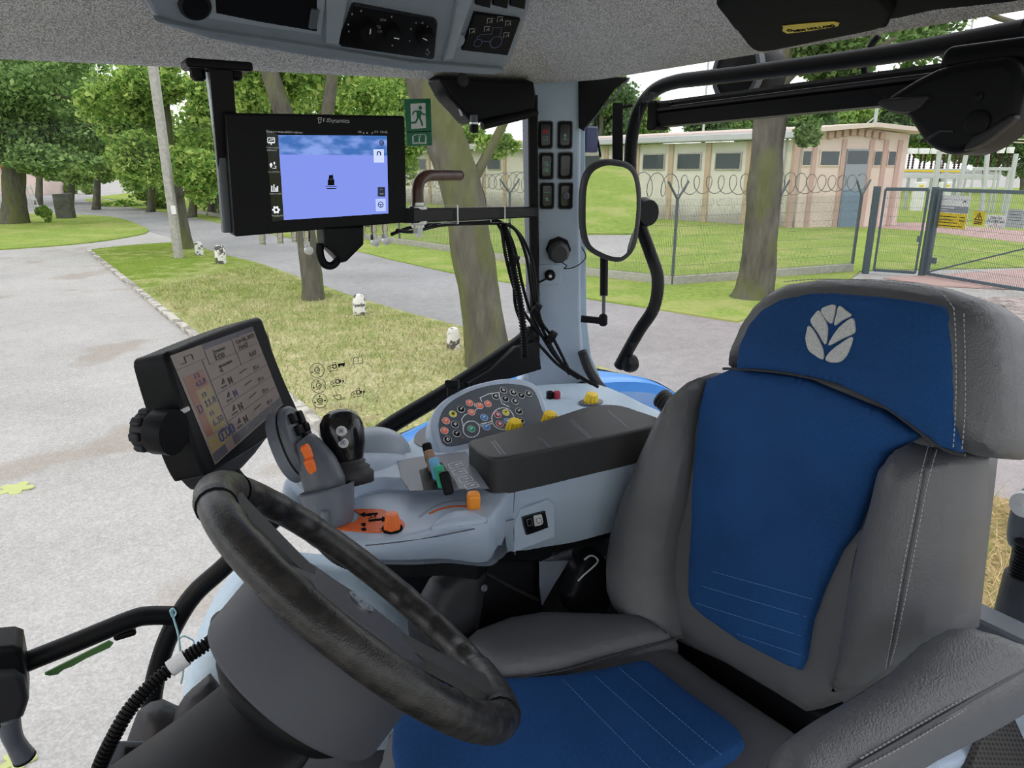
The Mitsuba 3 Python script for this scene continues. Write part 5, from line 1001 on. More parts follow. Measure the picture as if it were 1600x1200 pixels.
KO = onl(765, 690, .33); KF = Frame(KO, -F, n=L * .62 + Z * .78)
ko = KF.pxs((672, 668), (676, 645), (690, 627), (715, 611), (745, 599), (790, 590), (825, 594), (842, 606), (853, 630), (862, 665), (862, 690), (780, 705), (700, 712), (683, 700))
obj('housing', plate(KF.up(-.035), spline(ko, 4, True)[:, :2], .035, .006, 3), 'm_plastic', kp, smooth=40)
ki = KF.pxs((686, 672), (688, 650), (700, 632), (725, 616), (755, 605), (790, 600), (822, 604), (836, 614), (846, 640), (851, 664), (780, 680), (740, 690), (697, 697))
obj('face', plate(KF.up(.0002), spline(ki, 4, True)[:, :2], .0015, .0005, 1), 'm_keyface', kp); kq = KF.up(.002)
def kpx(x, y, f=None): return (f or kq).px(660 + x / 6.6667, 570 + y / 6.6667)
sc6 = np.linalg.norm(kpx(560, 500) - kpx(520, 500)) / 40
ln = [strip(kq, [kpx(*p) for p in l], .0017) for l in ([(425, 640), (408, 570), (440, 522), (500, 500)], [(545, 490), (560, 462), (600, 450)], [(620, 385), (600, 345), (690, 303), (797, 288), (803, 335), (830, 403), (905, 440)], [(590, 622), (722, 590)], [(598, 642), (725, 612)], [(545, 400), (545, 440)])]
for cx, cy, r in ((510, 670, 86), (838, 560, 114)): c = kpx(cx, cy); g = np.linspace(0, 2 * np.pi, 40, endpoint=False); ex = kpx(cx + r, cy) - c; ey = kpx(cx, cy + r) - c; ln.append(strip(kq, [c + ex * math.cos(a) + ey * math.sin(a) for a in g], .0018, closed=True))
obj('tractor_outline', ln, 'm_print', kp, label='white outline drawing of a tractor')
BT = [(490, 400, 'm_btnorange'), (595, 430, 'm_btnorange'), (680, 408, 'm_btnorange'), (510, 497, 'm_btnorange'), (245, 585, 'm_btnorange'), (228, 688, 'm_btnorange')] + [(x, y, 'm_black') for x, y in ((402, 466), (762, 332), (843, 268), (862, 357), (946, 290), (965, 383), (1028, 322), (1106, 303), (1004, 486), (1022, 583), (338, 623), (356, 718), (262, 783))] + [(317, 515, 'm_btnyellow'), (868, 500, 'm_btnyellow'), (642, 550, 'm_btnblue'), (665, 650, 'm_btnblue'), (884, 592, 'm_btnblue'), (782, 523, 'm_btnred'), (802, 618, 'm_btnred'), (510, 670, 'm_btngreen')]
NM = dict(m_btnorange='orange', m_black='black', m_btnyellow='yellow', m_btnblue='blue', m_btnred='dark red', m_btngreen='green'); rk = random.Random(4)
for x, y, c in BT:
    p = kpx(x, y); f = kq.sub(*p); r = .0068
    b = obj('button', lathe([(r, 0), (r, .0018), (r * .9, .0024), (.0005, .0024)], f, 18), c, kp, label=NM[c] + ' button'); obj('ring', annulus(f, r * .98, r * 1.16, .0012, 18), 'm_print', b)
    g = f.up(.0026); a = rk.random() * 3; s = r * .48; ink = 'm_print' if c in ('m_black', 'm_btnblue', 'm_btnred', 'm_btngreen') else ('m_ink' if c == 'm_btnyellow' else 'm_print')
    ic = [[(-s, -s * .6), (s, s * .6)], [(-s, s * .7), (0, s * .2), (s * .4, s * .9)]] if rk.random() < .5 else [[(-s, 0), (s * .2, s), (s, -s * .2), (-s * .2, -s), (-s, 0)], [(0, -s * .5), (0, s * .6)]]
    obj('icon', strokes(g, *ic, w=.0011), ink, b)
for u, v in ((723, 684), (700, 690)): obj('indicator_lamp', lathe([(.0022, 0), (.002, .0008), (.0005, .001)], kq.sub(*kq.px(u, v)), 10), 'm_tan', kp)
for u, v, t, lb in [(802.5, 672, None, 'yellow knob in front of the keypad, leftmost of the yellow knobs'), (858, 660, None, 'yellow knob half hidden behind the rear half of the armrest pad'), (923, 628, -.497, 'yellow knob on a dark dial plate near the pillar')]:
    o = onz(u, v, t) if t else onz(u, v, -.475); fr = Frame(o, -F, n=Z + .25 * L); k = thing('yellow_knob', lb, 'knob'); obj('cap', fluted(fr, .0155, .0125, .021, 12, 60), 'm_knobyellow', k, smooth=40)
    if t: obj('dial_plate', plate(Frame(o, -F, n=Z).up(-.001), disc(.030, 28, ry=.022), .0015), 'm_darkgrey', k); obj('dial_marks', [strip(Frame(o, -F, n=Z).up(.0008), [(.019 * c, .014 * s_), (.026 * c, .019 * s_)], .0014) for c, s_ in ((-.9, -.3), (-.9, .3), (.9, .3), (.9, -.3), (.6, -.75), (-.6, -.75))], 'm_print', k)
    else: obj('stem', lathe([(.014, -.02), (.014, .002), (.005, .003)], fr, 20), 'm_darkgrey', k)
ph = thing('phone_clip', 'small black clip standing on the upper edge of the keypad', 'clip'); cf_ = Frame(KF.at(*KF.px(712, 608), -.02), RXc, y=UPc)
obj('stem', rbox(cf_, .022, .05, .014, .004), 'm_black', ph); obj('jaw', rbox(cf_.sub(-.001, .022, .006), .028, .016, .028, .004), 'm_black', ph)

# ================================================================== CAB: upper touchscreen and its mount
FJ = Frame(cab(.668, .336, -.006), -F, n=L * .988 + Z * -.03 + F * .11 * -1)
fo = FJ.pxs((352, 178), (356, 176), (630, 181), (633, 184), (636, 346), (633, 348), (370, 370), (366, 367))
ts = thing('touchscreen', 'black guidance touchscreen with a lit blue display hung near the window', 'screen')
obj('housing', plate(FJ.up(-.038), fo, .038, .003, 2), 'm_black', ts); obj('side_rail', [bar(FJ.at(*FJ.px(351, 180), -.03), FJ.at(*FJ.px(366, 366), -.03), .02, .02, up=L)], 'm_darkgrey', ts)
fs_ = FJ.up(.0006); c4 = [fs_.px(*q) for q in ((434.5, 211), (604.5, 212), (607, 333.5), (443.5, 344))]
def quad(u, v, f=fs_, q=c4): a, b, c, d = q; return (a * (1 - u) + b * u) * (1 - v) + (d * (1 - u) + c * u) * v
def qbox(u0, v0, u1, v1, f=fs_, h=.0003, q=c4): return flatpoly(f, [quad(u0, v0, q=q), quad(u1, v0, q=q), quad(u1, v1, q=q), quad(u0, v1, q=q)], h)
def screen_img(p, n, uv):
    v = (p.z - EYE); top = SM(.0205, .0215, v); c = FB(p.x * 38, p.y * 38, v * 75, octaves=4)
    return MX((0.032, 0.042, 0.118), MX((0.007, 0.022, 0.066), (0.035, 0.052, 0.115), SM(.35, .70, c)), top)
def emit(mesh, tex, key, parent, **kw):
    k = obj(key, mesh, 'm_black', parent, smooth=False, **kw); scene[k]['emitter'] = {'type': 'area', 'radiance': tex}; return k
def oneside(f, pts): p = np.array([f.at(*q) for q in pts]); m = trimesh.Trimesh(p, [[0, 1, 2], [0, 2, 3]], process=False); return m if np.dot(m.face_normals[0], f.n) > 0 else trimesh.Trimesh(p, [[2, 1, 0], [3, 2, 0]], process=False)
dsp = emit(oneside(fs_, c4), mikit.proc(screen_img), 'display', ts, uv=np.array([[0, 0], [1, 0], [1, 1], [0, 1.0]]), label='lit display with clouded sky over a pale blue field')
fi = fs_.up(.0006)
obj('toolbar', flatpoly(fs_, [fs_.px(*q) for q in ((416, 203), (434.2, 210.6), (443.2, 344), (425, 346))], .0003), 'm_blackgloss', ts)
def fpx(*q): return [fi.px(400 + x / 6.6667, 170 + y / 6.6667) for x, y in q]
sc7 = np.linalg.norm(fpx((900, 700))[0] - fpx((860, 700))[0]) / 40
obj('tractor_symbol', [flatpoly(fi, fpx((762, 692), (800, 690), (806, 735), (815, 745), (815, 795), (748, 795), (748, 745), (757, 735))), strip(fi, fpx((798, 682), (798, 700)), sc7 * 5), strip(fi, fpx((725, 808), (840, 808)), sc7 * 5), strip(fi, fpx((735, 830), (835, 830)), sc7 * 6)], 'm_ink', dsp); obj('tractor_pane', flatpoly(fi.up(.0004), fpx((765, 722), (797, 722), (799, 742), (763, 742)), .0002), 'm_printblue', dsp)
WH_ = {'type': 'rgb', 'value': [.075, .078, .085]}
ic = [strip(fi, fpx((122, 303), (192, 303), (192, 350), (122, 350)), sc7 * 7, closed=True), flatpoly(fi, fpx((125, 345), (195, 345), (195, 360), (125, 360))), strip(fi, fpx((135, 335), (155, 320), (165, 330), (182, 312)), sc7 * 6), flatpoly(fi, fpx((150, 362), (166, 362), (166, 374), (150, 374)))]
ic += [flatpoly(fi, fpx((140, 585), (148, 565), (164, 565), (172, 585), (157, 618))), flatpoly(fi, fpx((180, 562), (190, 548), (201, 562), (191, 588))), strip(fi, fpx((170, 618), (205, 620), (206, 598), (190, 595)), sc7 * 6)]
ic += [flatpoly(fi, fpx((x, y), (x + 13, y), (x + 13, 858), (x, 858))) for x, y in ((158, 800), (180, 788), (200, 820), (217, 805))] + [strip(fi, fpx((155, 860), (234, 860)), sc7 * 5)]
c = fpx((209, 1052))[0]; ic += [flatpoly(fi, [c + sc7 * (34 + 6 * math.cos(6 * a)) * np.array([math.cos(a), math.sin(a)]) for a in np.linspace(0, 2 * np.pi, 36, endpoint=False)])]
obj('toolbar_icons', ic, 'm_print', ts, label='white toolbar icons'); scene[[k for k in scene if k.endswith('toolbar_icons')][0]]['emitter'] = {'type': 'area', 'radiance': WH_}
obj('gear_hole', flatpoly(fi.up(.0005), disc(sc7 * 13, 14, *c), .0002), 'm_ink', ts)
def ftext(s, x, y, h, bold=False): p = fpx((x, y))[0]; return text(fi.sub(p[0], p[1]), s, sc7 * h, bold=bold)
obj('lettering', [ftext('Řízení v manuálním režimu', 106, 248, 20), ftext('Funkcionální', 106, 412, 15), ftext('platforma', 112, 437, 15), ftext('na navádění', 124, 664, 14), ftext('Sdílená zařízení', 143, 892, 14), ftext('Nastavení', 165, 1124, 20), ftext('14:41', 1290, 252, 22), ftext('4G', 1060, 252, 20), ftext('RTK', 1232, 248, 16)] + [flatpoly(fi, fpx((x + 4 * i, 258 - 6 * i), (x + 4 * i + 3, 258 - 6 * i), (x + 4 * i + 3, 260), (x + 4 * i, 260))) for x in (1110, 1145, 1200) for i in range(4)], 'm_print', ts, label='small white screen lettering')
obj('maker_lettering', [ftext('FJDynamics', 696, 138, 34)] + [strip(fi, fpx((645, 90), (680, 90), (675, 140), (655, 150), (645, 90)), sc7 * 6), strip(fi, fpx((655, 110), (672, 108)), sc7 * 5)], 'm_silver', ts, label='white maker lettering with a small shield')
for q, m_ in ((((1222, 420), (1332, 420), (1334, 560), (1228, 560)), 'm_print'), (((1268, 815), (1344, 815), (1344, 915), (1268, 912)), 'm_printblue'), (((1245, 940), (1348, 938), (1352, 1066), (1250, 1068)), 'm_bluepale')):
    mat('m_bluepale', (.35, .42, .85), .5); sk_ = obj('soft_key', flatpoly(fi, fpx(*q), .0002), m_, dsp)
    if m_ != 'm_printblue': scene[sk_]['emitter'] = {'type': 'area', 'radiance': {'type': 'rgb', 'value': [.05, .06, .13]}}
fk = fi.up(.0004)
cc = lambda x, y, r0, w: strip(fk, [fpx((x, y))[0] + sc7 * r0 * np.array([math.cos(a), math.sin(a)]) for a in np.linspace(0, 2 * np.pi, 22, endpoint=False)], sc7 * w, closed=True)
obj('soft_key_icons', [cc(1308, 355, 22, 7), cc(1308, 355, 9, 6), cc(1298, 998, 28, 6), strip(fk, fpx((1272, 995), (1324, 995)), sc7 * 6), strip(fk, fpx((1298, 998), (1298, 1022)), sc7 * 7), strip(fk, fpx((1262, 485), (1262, 455), (1278, 445), (1296, 455), (1296, 485)), sc7 * 9)], 'm_ink', dsp); obj('soft_key_icons', [strip(fk, fpx((1290, 840), (1318, 840)), sc7 * 5), strip(fk, fpx((1285, 885), (1328, 885)), sc7 * 7)], 'm_print', dsp)
for u, v, s in [(414, 368, 1), (442.5, 366, 1), (465, 364.5, 1), (485, 366, 1.6), (572.5, 355, 1), (590.5, 356, 1.5), (608, 355, 1.4)]:
    o = FJ.at(*FJ.px(u, v), -.02); fr = Frame(o - Z * .005, -F, n=-Z); cn = obj('antenna_connector', [lathe([(.0052, -.008), (.0052, .003), (.0044, .0035), (.0044, .008), (.0048, .0085), (.0048, .011), (.0005, .0112)], fr, 12)], 'm_brass', ts)
    if s > 1: obj('plug', [lathe([(.0056, .008), (.0056, .016), (.004, .0165), (.0005, .017)], fr, 6), lathe([(.0065, 0), (.0065, .008), (.0005, .0085)], Frame(fr.at(0, 0, .020 * s / 1.5), -F, n=L), 12)], 'm_steel', cn)
hk = FJ.up(-.035)
obj('ball_housing', plate(hk, hk.pxs((494, 352), (556, 350), (556, 378), (530, 404), (522, 406), (505, 388), (496, 380)), .04, .006), 'm_black', ts)
obj('clamp_hook', tube(spline(np.array([hk.at(*hk.px(u, v), .02) for u, v in ((494, 378), (494, 395), (501, 410), (513, 412), (522, 402), (524, 390))]), 5), .0062, 10), 'm_black', ts, smooth=True)
mt = thing('screen_mount', 'black steel arm and hanging post that carry the upper touchscreen', 'bracket')
cbp = lambda u, v: onpl(u, v, cab(.53, .33, 0), np.cross(unit(cab(.06, 0, 0) - cab(.53, .33, 0)), Z))
obj('cross_bar', bar(cbp(637, 337), cbp(834, 331), .024, .0235), 'm_black', mt)
for u in (703, 778): o = cbp(u, 335); t_ = unit(cab(.06, 0, 0) - cab(.53, .33, 0)); obj('cable_tie', ringskin([[o + np.cross(t_, Z) * a * .016 + Z * b * .0165 + t_ * w for a, b in ((-1, -1), (1, -1), (1, 1), (-1, 1))] for w in (-.0025, .0025)], caps=False), 'm_print', mt, label='pale cable tie')
pp = cab(.78, .335, 0)
obj('hanging_post', bar(onl(344, 104, .33), onl(363, 330, .30), .030, .010, up=L), 'm_black', mt); obj('post_face', bar(onl(329, 112, .315), onl(352, 290, .29), .012, .02, up=L), 'm_plasticmid', mt, label='grey inner post')
obj('ceiling_plate', rbox(Frame(onl(339, 104, .32), F, y=L), .085, .05, .012, .004), 'm_black', mt)
for u in (308, 366): obj('bolt', lathe([(.010, 0), (.010, .012), (.006, .016), (.0005, .016)], Frame(onl(u, 107, .32), F, n=-Z), 10), 'm_black', mt)
br = [cbp(653, 326), cbp(652.5, 305), cbp(653, 293), cbp(656, 283), cbp(663, 276.5), cbp(673, 274), cbp(690, 274), cbp(718, 274)]
rd = thing('bent_rod', 'rusty brown bent steel rod standing in the mount arm', 'rod'); obj('rod', tube(spline(np.array(br), 6), .0096, 14), 'm_rod', rd, smooth=True)
for u, v, n_ in ((653, 325, Z), (653, 347, -Z)): fr = Frame(cbp(u, v), F, n=n_); obj('washer', lathe([(.0155, -.002), (.0155, .003), (.014, .004), (.011, .004), (.011, .009), (.0005, .009)], fr, 20), 'm_steel', rd)
obj('nut', [lathe([(.009, .008), (.009, .018), (.0005, .018)], Frame(cbp(653, 347), F, n=-Z), 6), lathe([(.0055, .016), (.0055, .025), (.0005, .026)], Frame(cbp(653, 347), F, n=-Z), 10)], 'm_steel', rd)
cbn = thing('cable_bundle', 'bundle of black cables tied along the pillar from the mount arm', 'cables')
def dpt(u, v, t): return deep(u, v, t)
CB = [[(650, 352, 1.25), (700, 350, 1.35), (755, 347, 1.47), (782, 347, 1.5), (798, 372, 1.53), (808, 405, 1.55), (815, 440, 1.57), (828, 485, 1.60), (850, 530, 1.63), (880, 570, 1.62), (935, 605, 1.62)],
      [(782, 348, 1.5), (806, 360, 1.53), (822, 400, 1.56), (830, 450, 1.58), (838, 490, 1.60), (858, 535, 1.62), (885, 575, 1.62), (925, 600, 1.62)], [(778, 350, 1.5), (795, 385, 1.52), (802, 430, 1.54), (806, 480, 1.56), (822, 515, 1.58), (848, 545, 1.62), (872, 570, 1.62), (905, 592, 1.62)],
      [(795, 350, 1.52), (815, 370, 1.55), (832, 410, 1.58), (838, 455, 1.59), (845, 500, 1.60), (865, 530, 1.62), (890, 580, 1.62)], [(783, 352, 1.5), (790, 400, 1.52), (803, 450, 1.55), (820, 490, 1.58), (843, 520, 1.61), (868, 555, 1.62), (890, 585, 1.62)], [(620, 360, 1.2), (645, 362, 1.24), (690, 352, 1.32), (740, 350, 1.44), (780, 349, 1.5)], [(612, 366, 1.2), (640, 356, 1.24), (660, 358, 1.26), (680, 350, 1.3)]]
for i, q in enumerate(CB): obj('cable', tube(spline(np.array([dpt(*p) for p in q]), 8), .0036 if i < 5 else .003, 7), 'm_black', cbn, smooth=True)
ch = spline(np.array([dpt(*p) for p in ((786, 352, 1.5), (796, 385, 1.52), (803, 425, 1.53), (812, 470, 1.55), (818, 520, 1.56), (820, 560, 1.56))]), 40); obj('ribbed_conduit', tube(ch, .0075 + .0012 * np.sign(np.sin(np.arange(len(ch)) * 1.6)), 10), 'm_black', cbn, smooth=True)
for u, v, t in ((838, 483, 1.585), (862, 526, 1.605), (803, 408, 1.535)): obj('tie', tube([dpt(u, v, t) + o_ for o_ in (Z * .004 - RXc * .006, -Z * .004 + RXc * .006)], .0145, 12), 'm_black', cbn)

# ================================================================== CAB: tilted terminal in front of the console
yw, ptc = math.radians(43), math.radians(15.2); In = math.cos(ptc) * (-math.cos(yw) * F + math.sin(yw) * L) + math.sin(ptc) * Z
IV = Frame(cab(.829, .306, -.322), np.cross(Z, In), n=In)
tm_ = thing('terminal', 'black tilted terminal with a dim beige screen in front of the console', 'screen')
io = IV.pxs((256, 553), (275, 543), (320, 524), (365, 507), (396, 497), (404, 497), (410, 508), (424, 550), (444, 600), (463, 642), (462, 652), (440, 668), (395, 700), (350, 728), (325, 742), (316, 738), (300, 704), (280, 644), (262, 585))
obj('housing', plate(IV.up(-.050), spline(io, 3, True)[:, :2], .055, .007, 3), 'm_black', tm_, smooth=35)
bo = IV.up(-.075); bq_ = spline(bo.pxs((226, 566), (262, 545), (345, 515), (385, 520), (400, 570), (410, 640), (385, 695), (335, 750), (306, 766), (285, 752), (262, 715), (250, 668), (240, 615)), 3, True)[:, :2]
obj('back_shell', pillow(bo.up(.03), bq_, .012, .010, step=.012, back=-.03), 'm_blackmatt', tm_, smooth=40)
ic4 = [IV.up(.0055).px(*q) for q in ((265.5, 556), (394, 510), (442, 632), (336, 726))]; IS = IV.up(.0055)
mat('m_lcd', (.20, .155, .135), .3); mat('m_lcdred', (.22, .085, .055), .3); mat('m_lcdyellow', (.24, .18, .08), .3); mat('m_lcdbar', (.07, .065, .085), .3); mat('m_lcdink', (.02, .02, .025), .4); mat('m_lcdblue', (.035, .05, .17), .4)
IS0 = IS; obj('display', flatpoly(IS0, ic4, .0003), 'm_lcd', tm_, label='dim beige display')
def il(u, v): a, b, c_, d = ic4; return (a * (1 - u) + b * u) * (1 - v) + (d * (1 - u) + c_ * u) * v
def ib_(u0, v0, u1, v1, h=.0003, lift=.0004): return flatpoly(IS.up(lift), [il(u0, v0), il(u1, v0), il(u1, v1), il(u0, v1)], h)
def it(s, u, v, h, bold=False): p = il(u, v); q = il(u + .05, v); a = math.atan2(*(q - p)[::-1]); return text(IS.up(.0010).sub(p[0], p[1], 0, a), s, h, bold=bold)
obj('status_bar', ib_(.34, 0, 1, .055), 'm_lcdbar', tm_); 
for q_ in ((.27, .9, .46, .985), (.47, .9, .64, .985), (.65, .9, .81, .985), (.82, .9, .995, .985), (0.01, .91, .17, .99)): obj('soft_key_field', ib_(*q_), 'm_lcdbar', tm_)
obj('red_field', [ib_(.03, .21, .25, .36), ib_(.03, .36, .10, .76)], 'm_lcdred', tm_, label='reddish gear field'); obj('yellow_field', [ib_(.10, .36, .26, .76), ib_(.02, .78, .26, .90)], 'm_lcdyellow', tm_)
obj('frame_lines', [strip(IS.up(.0008), [il(*p) for p in l], .0006) for l in ([(.0, .13), (.34, .13)], [(.34, .06), (.34, .2)], [(.28, .13), (.28, .9)], [(.34, .2), (1, .2)], [(.68, .06), (.68, .34)], [(.28, .34), (1, .34)], [(.3, .48), (1, .48)], [(.3, .62), (1, .62)], [(.3, .76), (1, .76)])], 'm_lcdbar', tm_)
obj('lettering', [it('N', .46, .46, .011), it('N', .46, .745, .011), it('N', .46, .885, .011), it('Tempomat', .42, .12, .0045), it('Eco', .42, .19, .010), it('Cze 06, 2023', .72, .12, .006), it('14:42', .72, .19, .007), it('Obroty silnika', .42, .27, .004), it('4', .42, .32, .008), it('8.62', .82, .31, .007)] + [it('25 s', .80, y, .006) for y in (.46, .60, .74, .88)] + [strip(IS.up(.001), [il(.62, y - .02), il(.72, y - .03)], .0016) for y in (.43, .57, .71, .85)] + [strip(IS.up(.001), [il(.36, y), il(.43, y - .0)], .002) for y in (.45, .59, .73, .87)] + [flatpoly(IS.up(.001), [il(.38, y), il(.42, y), il(.42, y - .05)]) for y in (.42, .56, .70, .84)] + [strip(IS.up(.001), [il(.06, .1), il(.12, .1), il(.12, .05), il(.2, .05), il(.2, .1)], .0012, closed=False)], 'm_lcdink', tm_, label='dark screen lettering')
for a_ in (('N', .46, .60, .011), ('43.8', .12, .335, .008), ('F3', .14, .265, .007), ('F2', .14, .44, .006), ('11.8', .13, .53, .009), ('F1', .14, .62, .006), ('6.30', .13, .715, .009), ('0.00', .13, .875, .014, True), ('km/h', .16, .80, .004), ('D', .045, .55, .012)): obj('blue_lettering', it(*a_), 'm_lcdblue', tm_, label='blue screen lettering')
o = IV.at(*IV.px(282, 643), .006); obj('indicator', rbox(Frame(o, unit(IV.x), n=IV.n), .022, .007, .005, .0025), 'm_silver', tm_)
kn = Frame(deep(252, 674, ((IV.at(*IV.px(252, 674), -.07) - CAM) @ np.array([0, _C, -_S]))), np.array([0, 0, 1.0]), n=unit(-RXc * .9 - BKc * .15 + UPc * .12))
obj('clamp_hub', lathe([(.031, -.02), (.031, .006), (.026, .012), (.0005, .013)], kn, 26), 'm_black', tm_, smooth=40)
obj('clamp_knob', [lathe([(.024, .01), (.026, .016), (.026, .028), (.022, .031), (.0005, .032)], kn, 24)] + [rbox(Frame(kn.at(.025 * math.cos(a), .025 * math.sin(a), .02), kn.x * math.cos(a) + kn.y * math.sin(a), n=kn.n), .012, .013, .016, .004, 2) for a in np.arange(8) * math.pi / 4], 'm_blackmatt', tm_)
obj('support_arm', tube(spline(np.array([IV.at(-.02, -.08, -.055), deep(395, 772, 1.13), deep(462, 800, 1.10)]), 6), .010, 10), 'm_black', tm_, smooth=True)

# ================================================================== CAB: overhead console
mat('m_overhead', (.21, .25, .305), .4); mat('m_overheadlight', (.27, .315, .37), .4)
ON = unit(L * .72 - Z * .70); OF = Frame(cab(.5, .30, .215), -F, n=ON)
oc = thing('overhead_console', 'grey plastic overhead console with tray, climate panel and light panel', 'console')
oo = OF.pxs((205, -40), (224, 5), (236, 24), (256, 36), (330, 58), (400, 72), (470, 84), (560, 97), (640, 107), (720, 114), (775, 115), (790, 110), (800, 98), (812, 68), (828, 20), (845, -40))
obj('body', plate(OF.up(-.10), oo, .10, .012, 3), 'm_overhead', oc, smooth=40)
def osub(nm, z, d, mt_, *q, bev=.002, par=None, **k): return obj(nm, plate(OF.up(z), OF.pxs(*q), d, bev), mt_, par or oc, **k)
osub('lower_lip', -.004, .012, 'm_overhead', (240, 26), (330, 44), (480, 66), (640, 92), (780, 103), (786, 108), (770, 113), (640, 106), (480, 84), (330, 57), (256, 35), bev=.004)
tr = osub('tray_frame', -.001, .006, 'm_overheadlight', (262, -20), (510, -20), (500, 52), (400, 38), (330, 26), (288, 18)); osub('tray_opening', .003, .003, 'm_black', (334, -20), (494, -20), (494, 46), (400, 30), (336, 17), par=tr)
obj('tray_catch', rbox(Frame(OF.at(*OF.px(488, 24), .008), OF.x, y=OF.y), .012, .03, .006, .002), 'm_darkgrey', tr)
rk_ = OF.sub(*OF.px(303, 4)); obj('round_latch', lathe([(.021, 0), (.021, .008), (.017, .012), (.0005, .013)], rk_, 22), 'm_black', oc)
osub('ridge', -.002, .010, 'm_overheadlight', (508, -20), (545, -20), (528, 66), (508, 64), bev=.004)
cp = osub('climate_panel', .0, .007, 'm_blackgloss', (549, 5), (553, 3), (678, 27), (682, 32), (677, 86), (673, 89), (532, 69), (528, 64), label='glossy black climate panel')
CPf = OF.up(.0072)
for u, v, u2, v2 in ((574, 44, 575, 30), (611, 50, 616, 51), (663, 54, 659, 52)):
    f = CPf.sub(*CPf.px(u, v)); kb = obj('knob', fluted(f, .0135, .0115, .013, 14, 56), 'm_black', cp, smooth=40); obj('pointer', strip(f.up(.0138), [(0, 0), unit(CPf.px(u2, v2) - CPf.px(u, v)) * .009], .0016), 'm_print', kb)
def cpt(*q): return CPf.pxs(*q)
obj('markings', [text(CPf.sub(*CPf.px(594, 32)), 'ECO', .0032), text(CPf.sub(*CPf.px(586, 50)), 'AUTO', .0036), strip(CPf, cpt((587, 40), (594, 41), (594, 44), (587, 43)), .0006, closed=True), text(CPf.sub(*CPf.px(648, 37)), 'H', .003), text(CPf.sub(*CPf.px(658, 37)), 'M', .003)] + [flatpoly(CPf, [CPf.px(u, v) + np.array(d) * .0013 for d in ((-1, 0), (0, 1.4), (1, 0), (0, -1.4))]) for u, v in ((550, 22), (564, 17), (544, 38), (545, 49), (612, 26), (642, 45), (640, 64), (668, 42), (613, 71), (668, 77))] + [strip(CPf, cpt((666, 78), (672, 81), (668, 86), (665, 82)), .0006)], 'm_printdim', cp, label='dim white markings')
osub('ridge', -.002, .010, 'm_overheadlight', (716, -20), (742, -20), (724, 30), (706, 88), (690, 92), (700, 60), bev=.004)
ar = OF.sub(*OF.px(713, 60)); obj('round_cap', lathe([(.0125, 0), (.0125, .007), (.0005, .0075)], ar, 20), 'm_overhead', oc)
lp = osub('light_panel', .0, .007, 'm_black', (740, 17), (811, 27), (791, 83), (720, 75), label='black work light panel with a blue tractor outline'); LPf = OF.up(.0073)
def lx_(*q): return [LPf.px(520 + x / 5, y / 5) for x, y in q]
def ring_(cx, cy, r, w): c = lx_((cx, cy))[0]; e = np.linalg.norm(lx_((cx + r, cy))[0] - c); return strip(LPf, [c + e * np.array([math.cos(a), math.sin(a)]) for a in np.linspace(0, 2 * np.pi, 22, endpoint=False)], w, closed=True)
obj('tractor_outline', [ring_(1133, 335, 30, .0012), ring_(1275, 328, 45, .0016), strip(LPf, lx_((1120, 300), (1150, 270), (1240, 265), (1250, 215), (1320, 215), (1305, 285)), .0012), strip(LPf, lx_((1160, 320), (1230, 325)), .0012)], 'm_bluedim', lp)
for x, y in ((1228, 165), (1308, 152), (1372, 185), (1090, 245), (1205, 228), (1358, 275)): bb = obj('light_button', [strip(LPf, lx_((x - 24, y + 20), (x - 20, y - 22), (x + 24, y - 20)), .0009), strip(LPf, lx_((x - 8, y + 14), (x + 14, y - 8), (x + 16, y + 14)), .0011)], 'm_printdim', lp)
for k in range(3): osub('vent_slat', .001, .005, 'm_black', *[(745 + k * 27 + a, b) for a, b in ((0, -18), (22, -14), (19, 10 + k), (-4, 4 + k))])

# ================================================================== CAB: sun visor, headliner corner, rear window gear
VZ = Frame(onz(1290, 40, .172), -L, n=-Z + .30 * F)
sv = thing('sun_visor', 'black roller sun visor with a yellow maker sticker at the upper right', 'sun visor')
obj('housing', plate(VZ.up(-.05), spline(VZ.pxs((1133, -30), (1140, 16), (1154, 32), (1164, 46), (1176, 60), (1192, 66), (1215, 64), (1290, 48), (1374, 30), (1384, 25), (1392, 25), (1380, -30)), 2, True)[:, :2], .065, .008, 3), 'm_visor', sv, smooth=40)
obj('roller', plate(VZ.up(-.05), VZ.pxs((1372, -30), (1388, 27), (1408, 24), (1460, 12), (1580, -1), (1620, -8), (1620, -60)), .055, .006), 'm_visor', sv)
vs = VZ.up(.0155); stk = obj('sticker', plate(vs, spline(vs.pxs((1224, 42), (1230, 39), (1303, 33), (1310, 39), (1300, 42), (1230, 52)), 2, True)[:, :2], .0006), 'm_stickeryellow', sv, label='yellow sticker with black maker lettering'); a, b = vs.px(1241, 49), vs.px(1306, 40); an = math.atan2(*(b - a)[::-1]); hl = np.linalg.norm(b - a)
w_ = text(Frame(np.zeros(3), (1, 0, 0), y=(0, 1, 0)), 'NEW HOLLAND', 1.0, bold=True); fl = vs.up(.0008).sub(a[0], a[1], 0, an); w_.apply_scale([hl / w_.bounds[1][0], hl / w_.bounds[1][0], 1]); w_.apply_scale([1, .9, 1]); obj('lettering', fl.put(w_), 'm_ink', stk); obj('round_mark', annulus(vs.up(.0007).sub(*vs.px(1234, 46.5)), .0018, .0034, .0004, 16), 'm_ink', stk)
gs = Frame(cab(-.02, .02, 0), -L, n=F)
obj('corner_panel', plate(PF.up(.0), PF.pxs((903, 118), (985, 122), (960, 140), (912, 205), (904, 200)), .01, .003), 'm_black', None, label='black triangular panel in the upper corner beside the pillar', cat='trim panel')
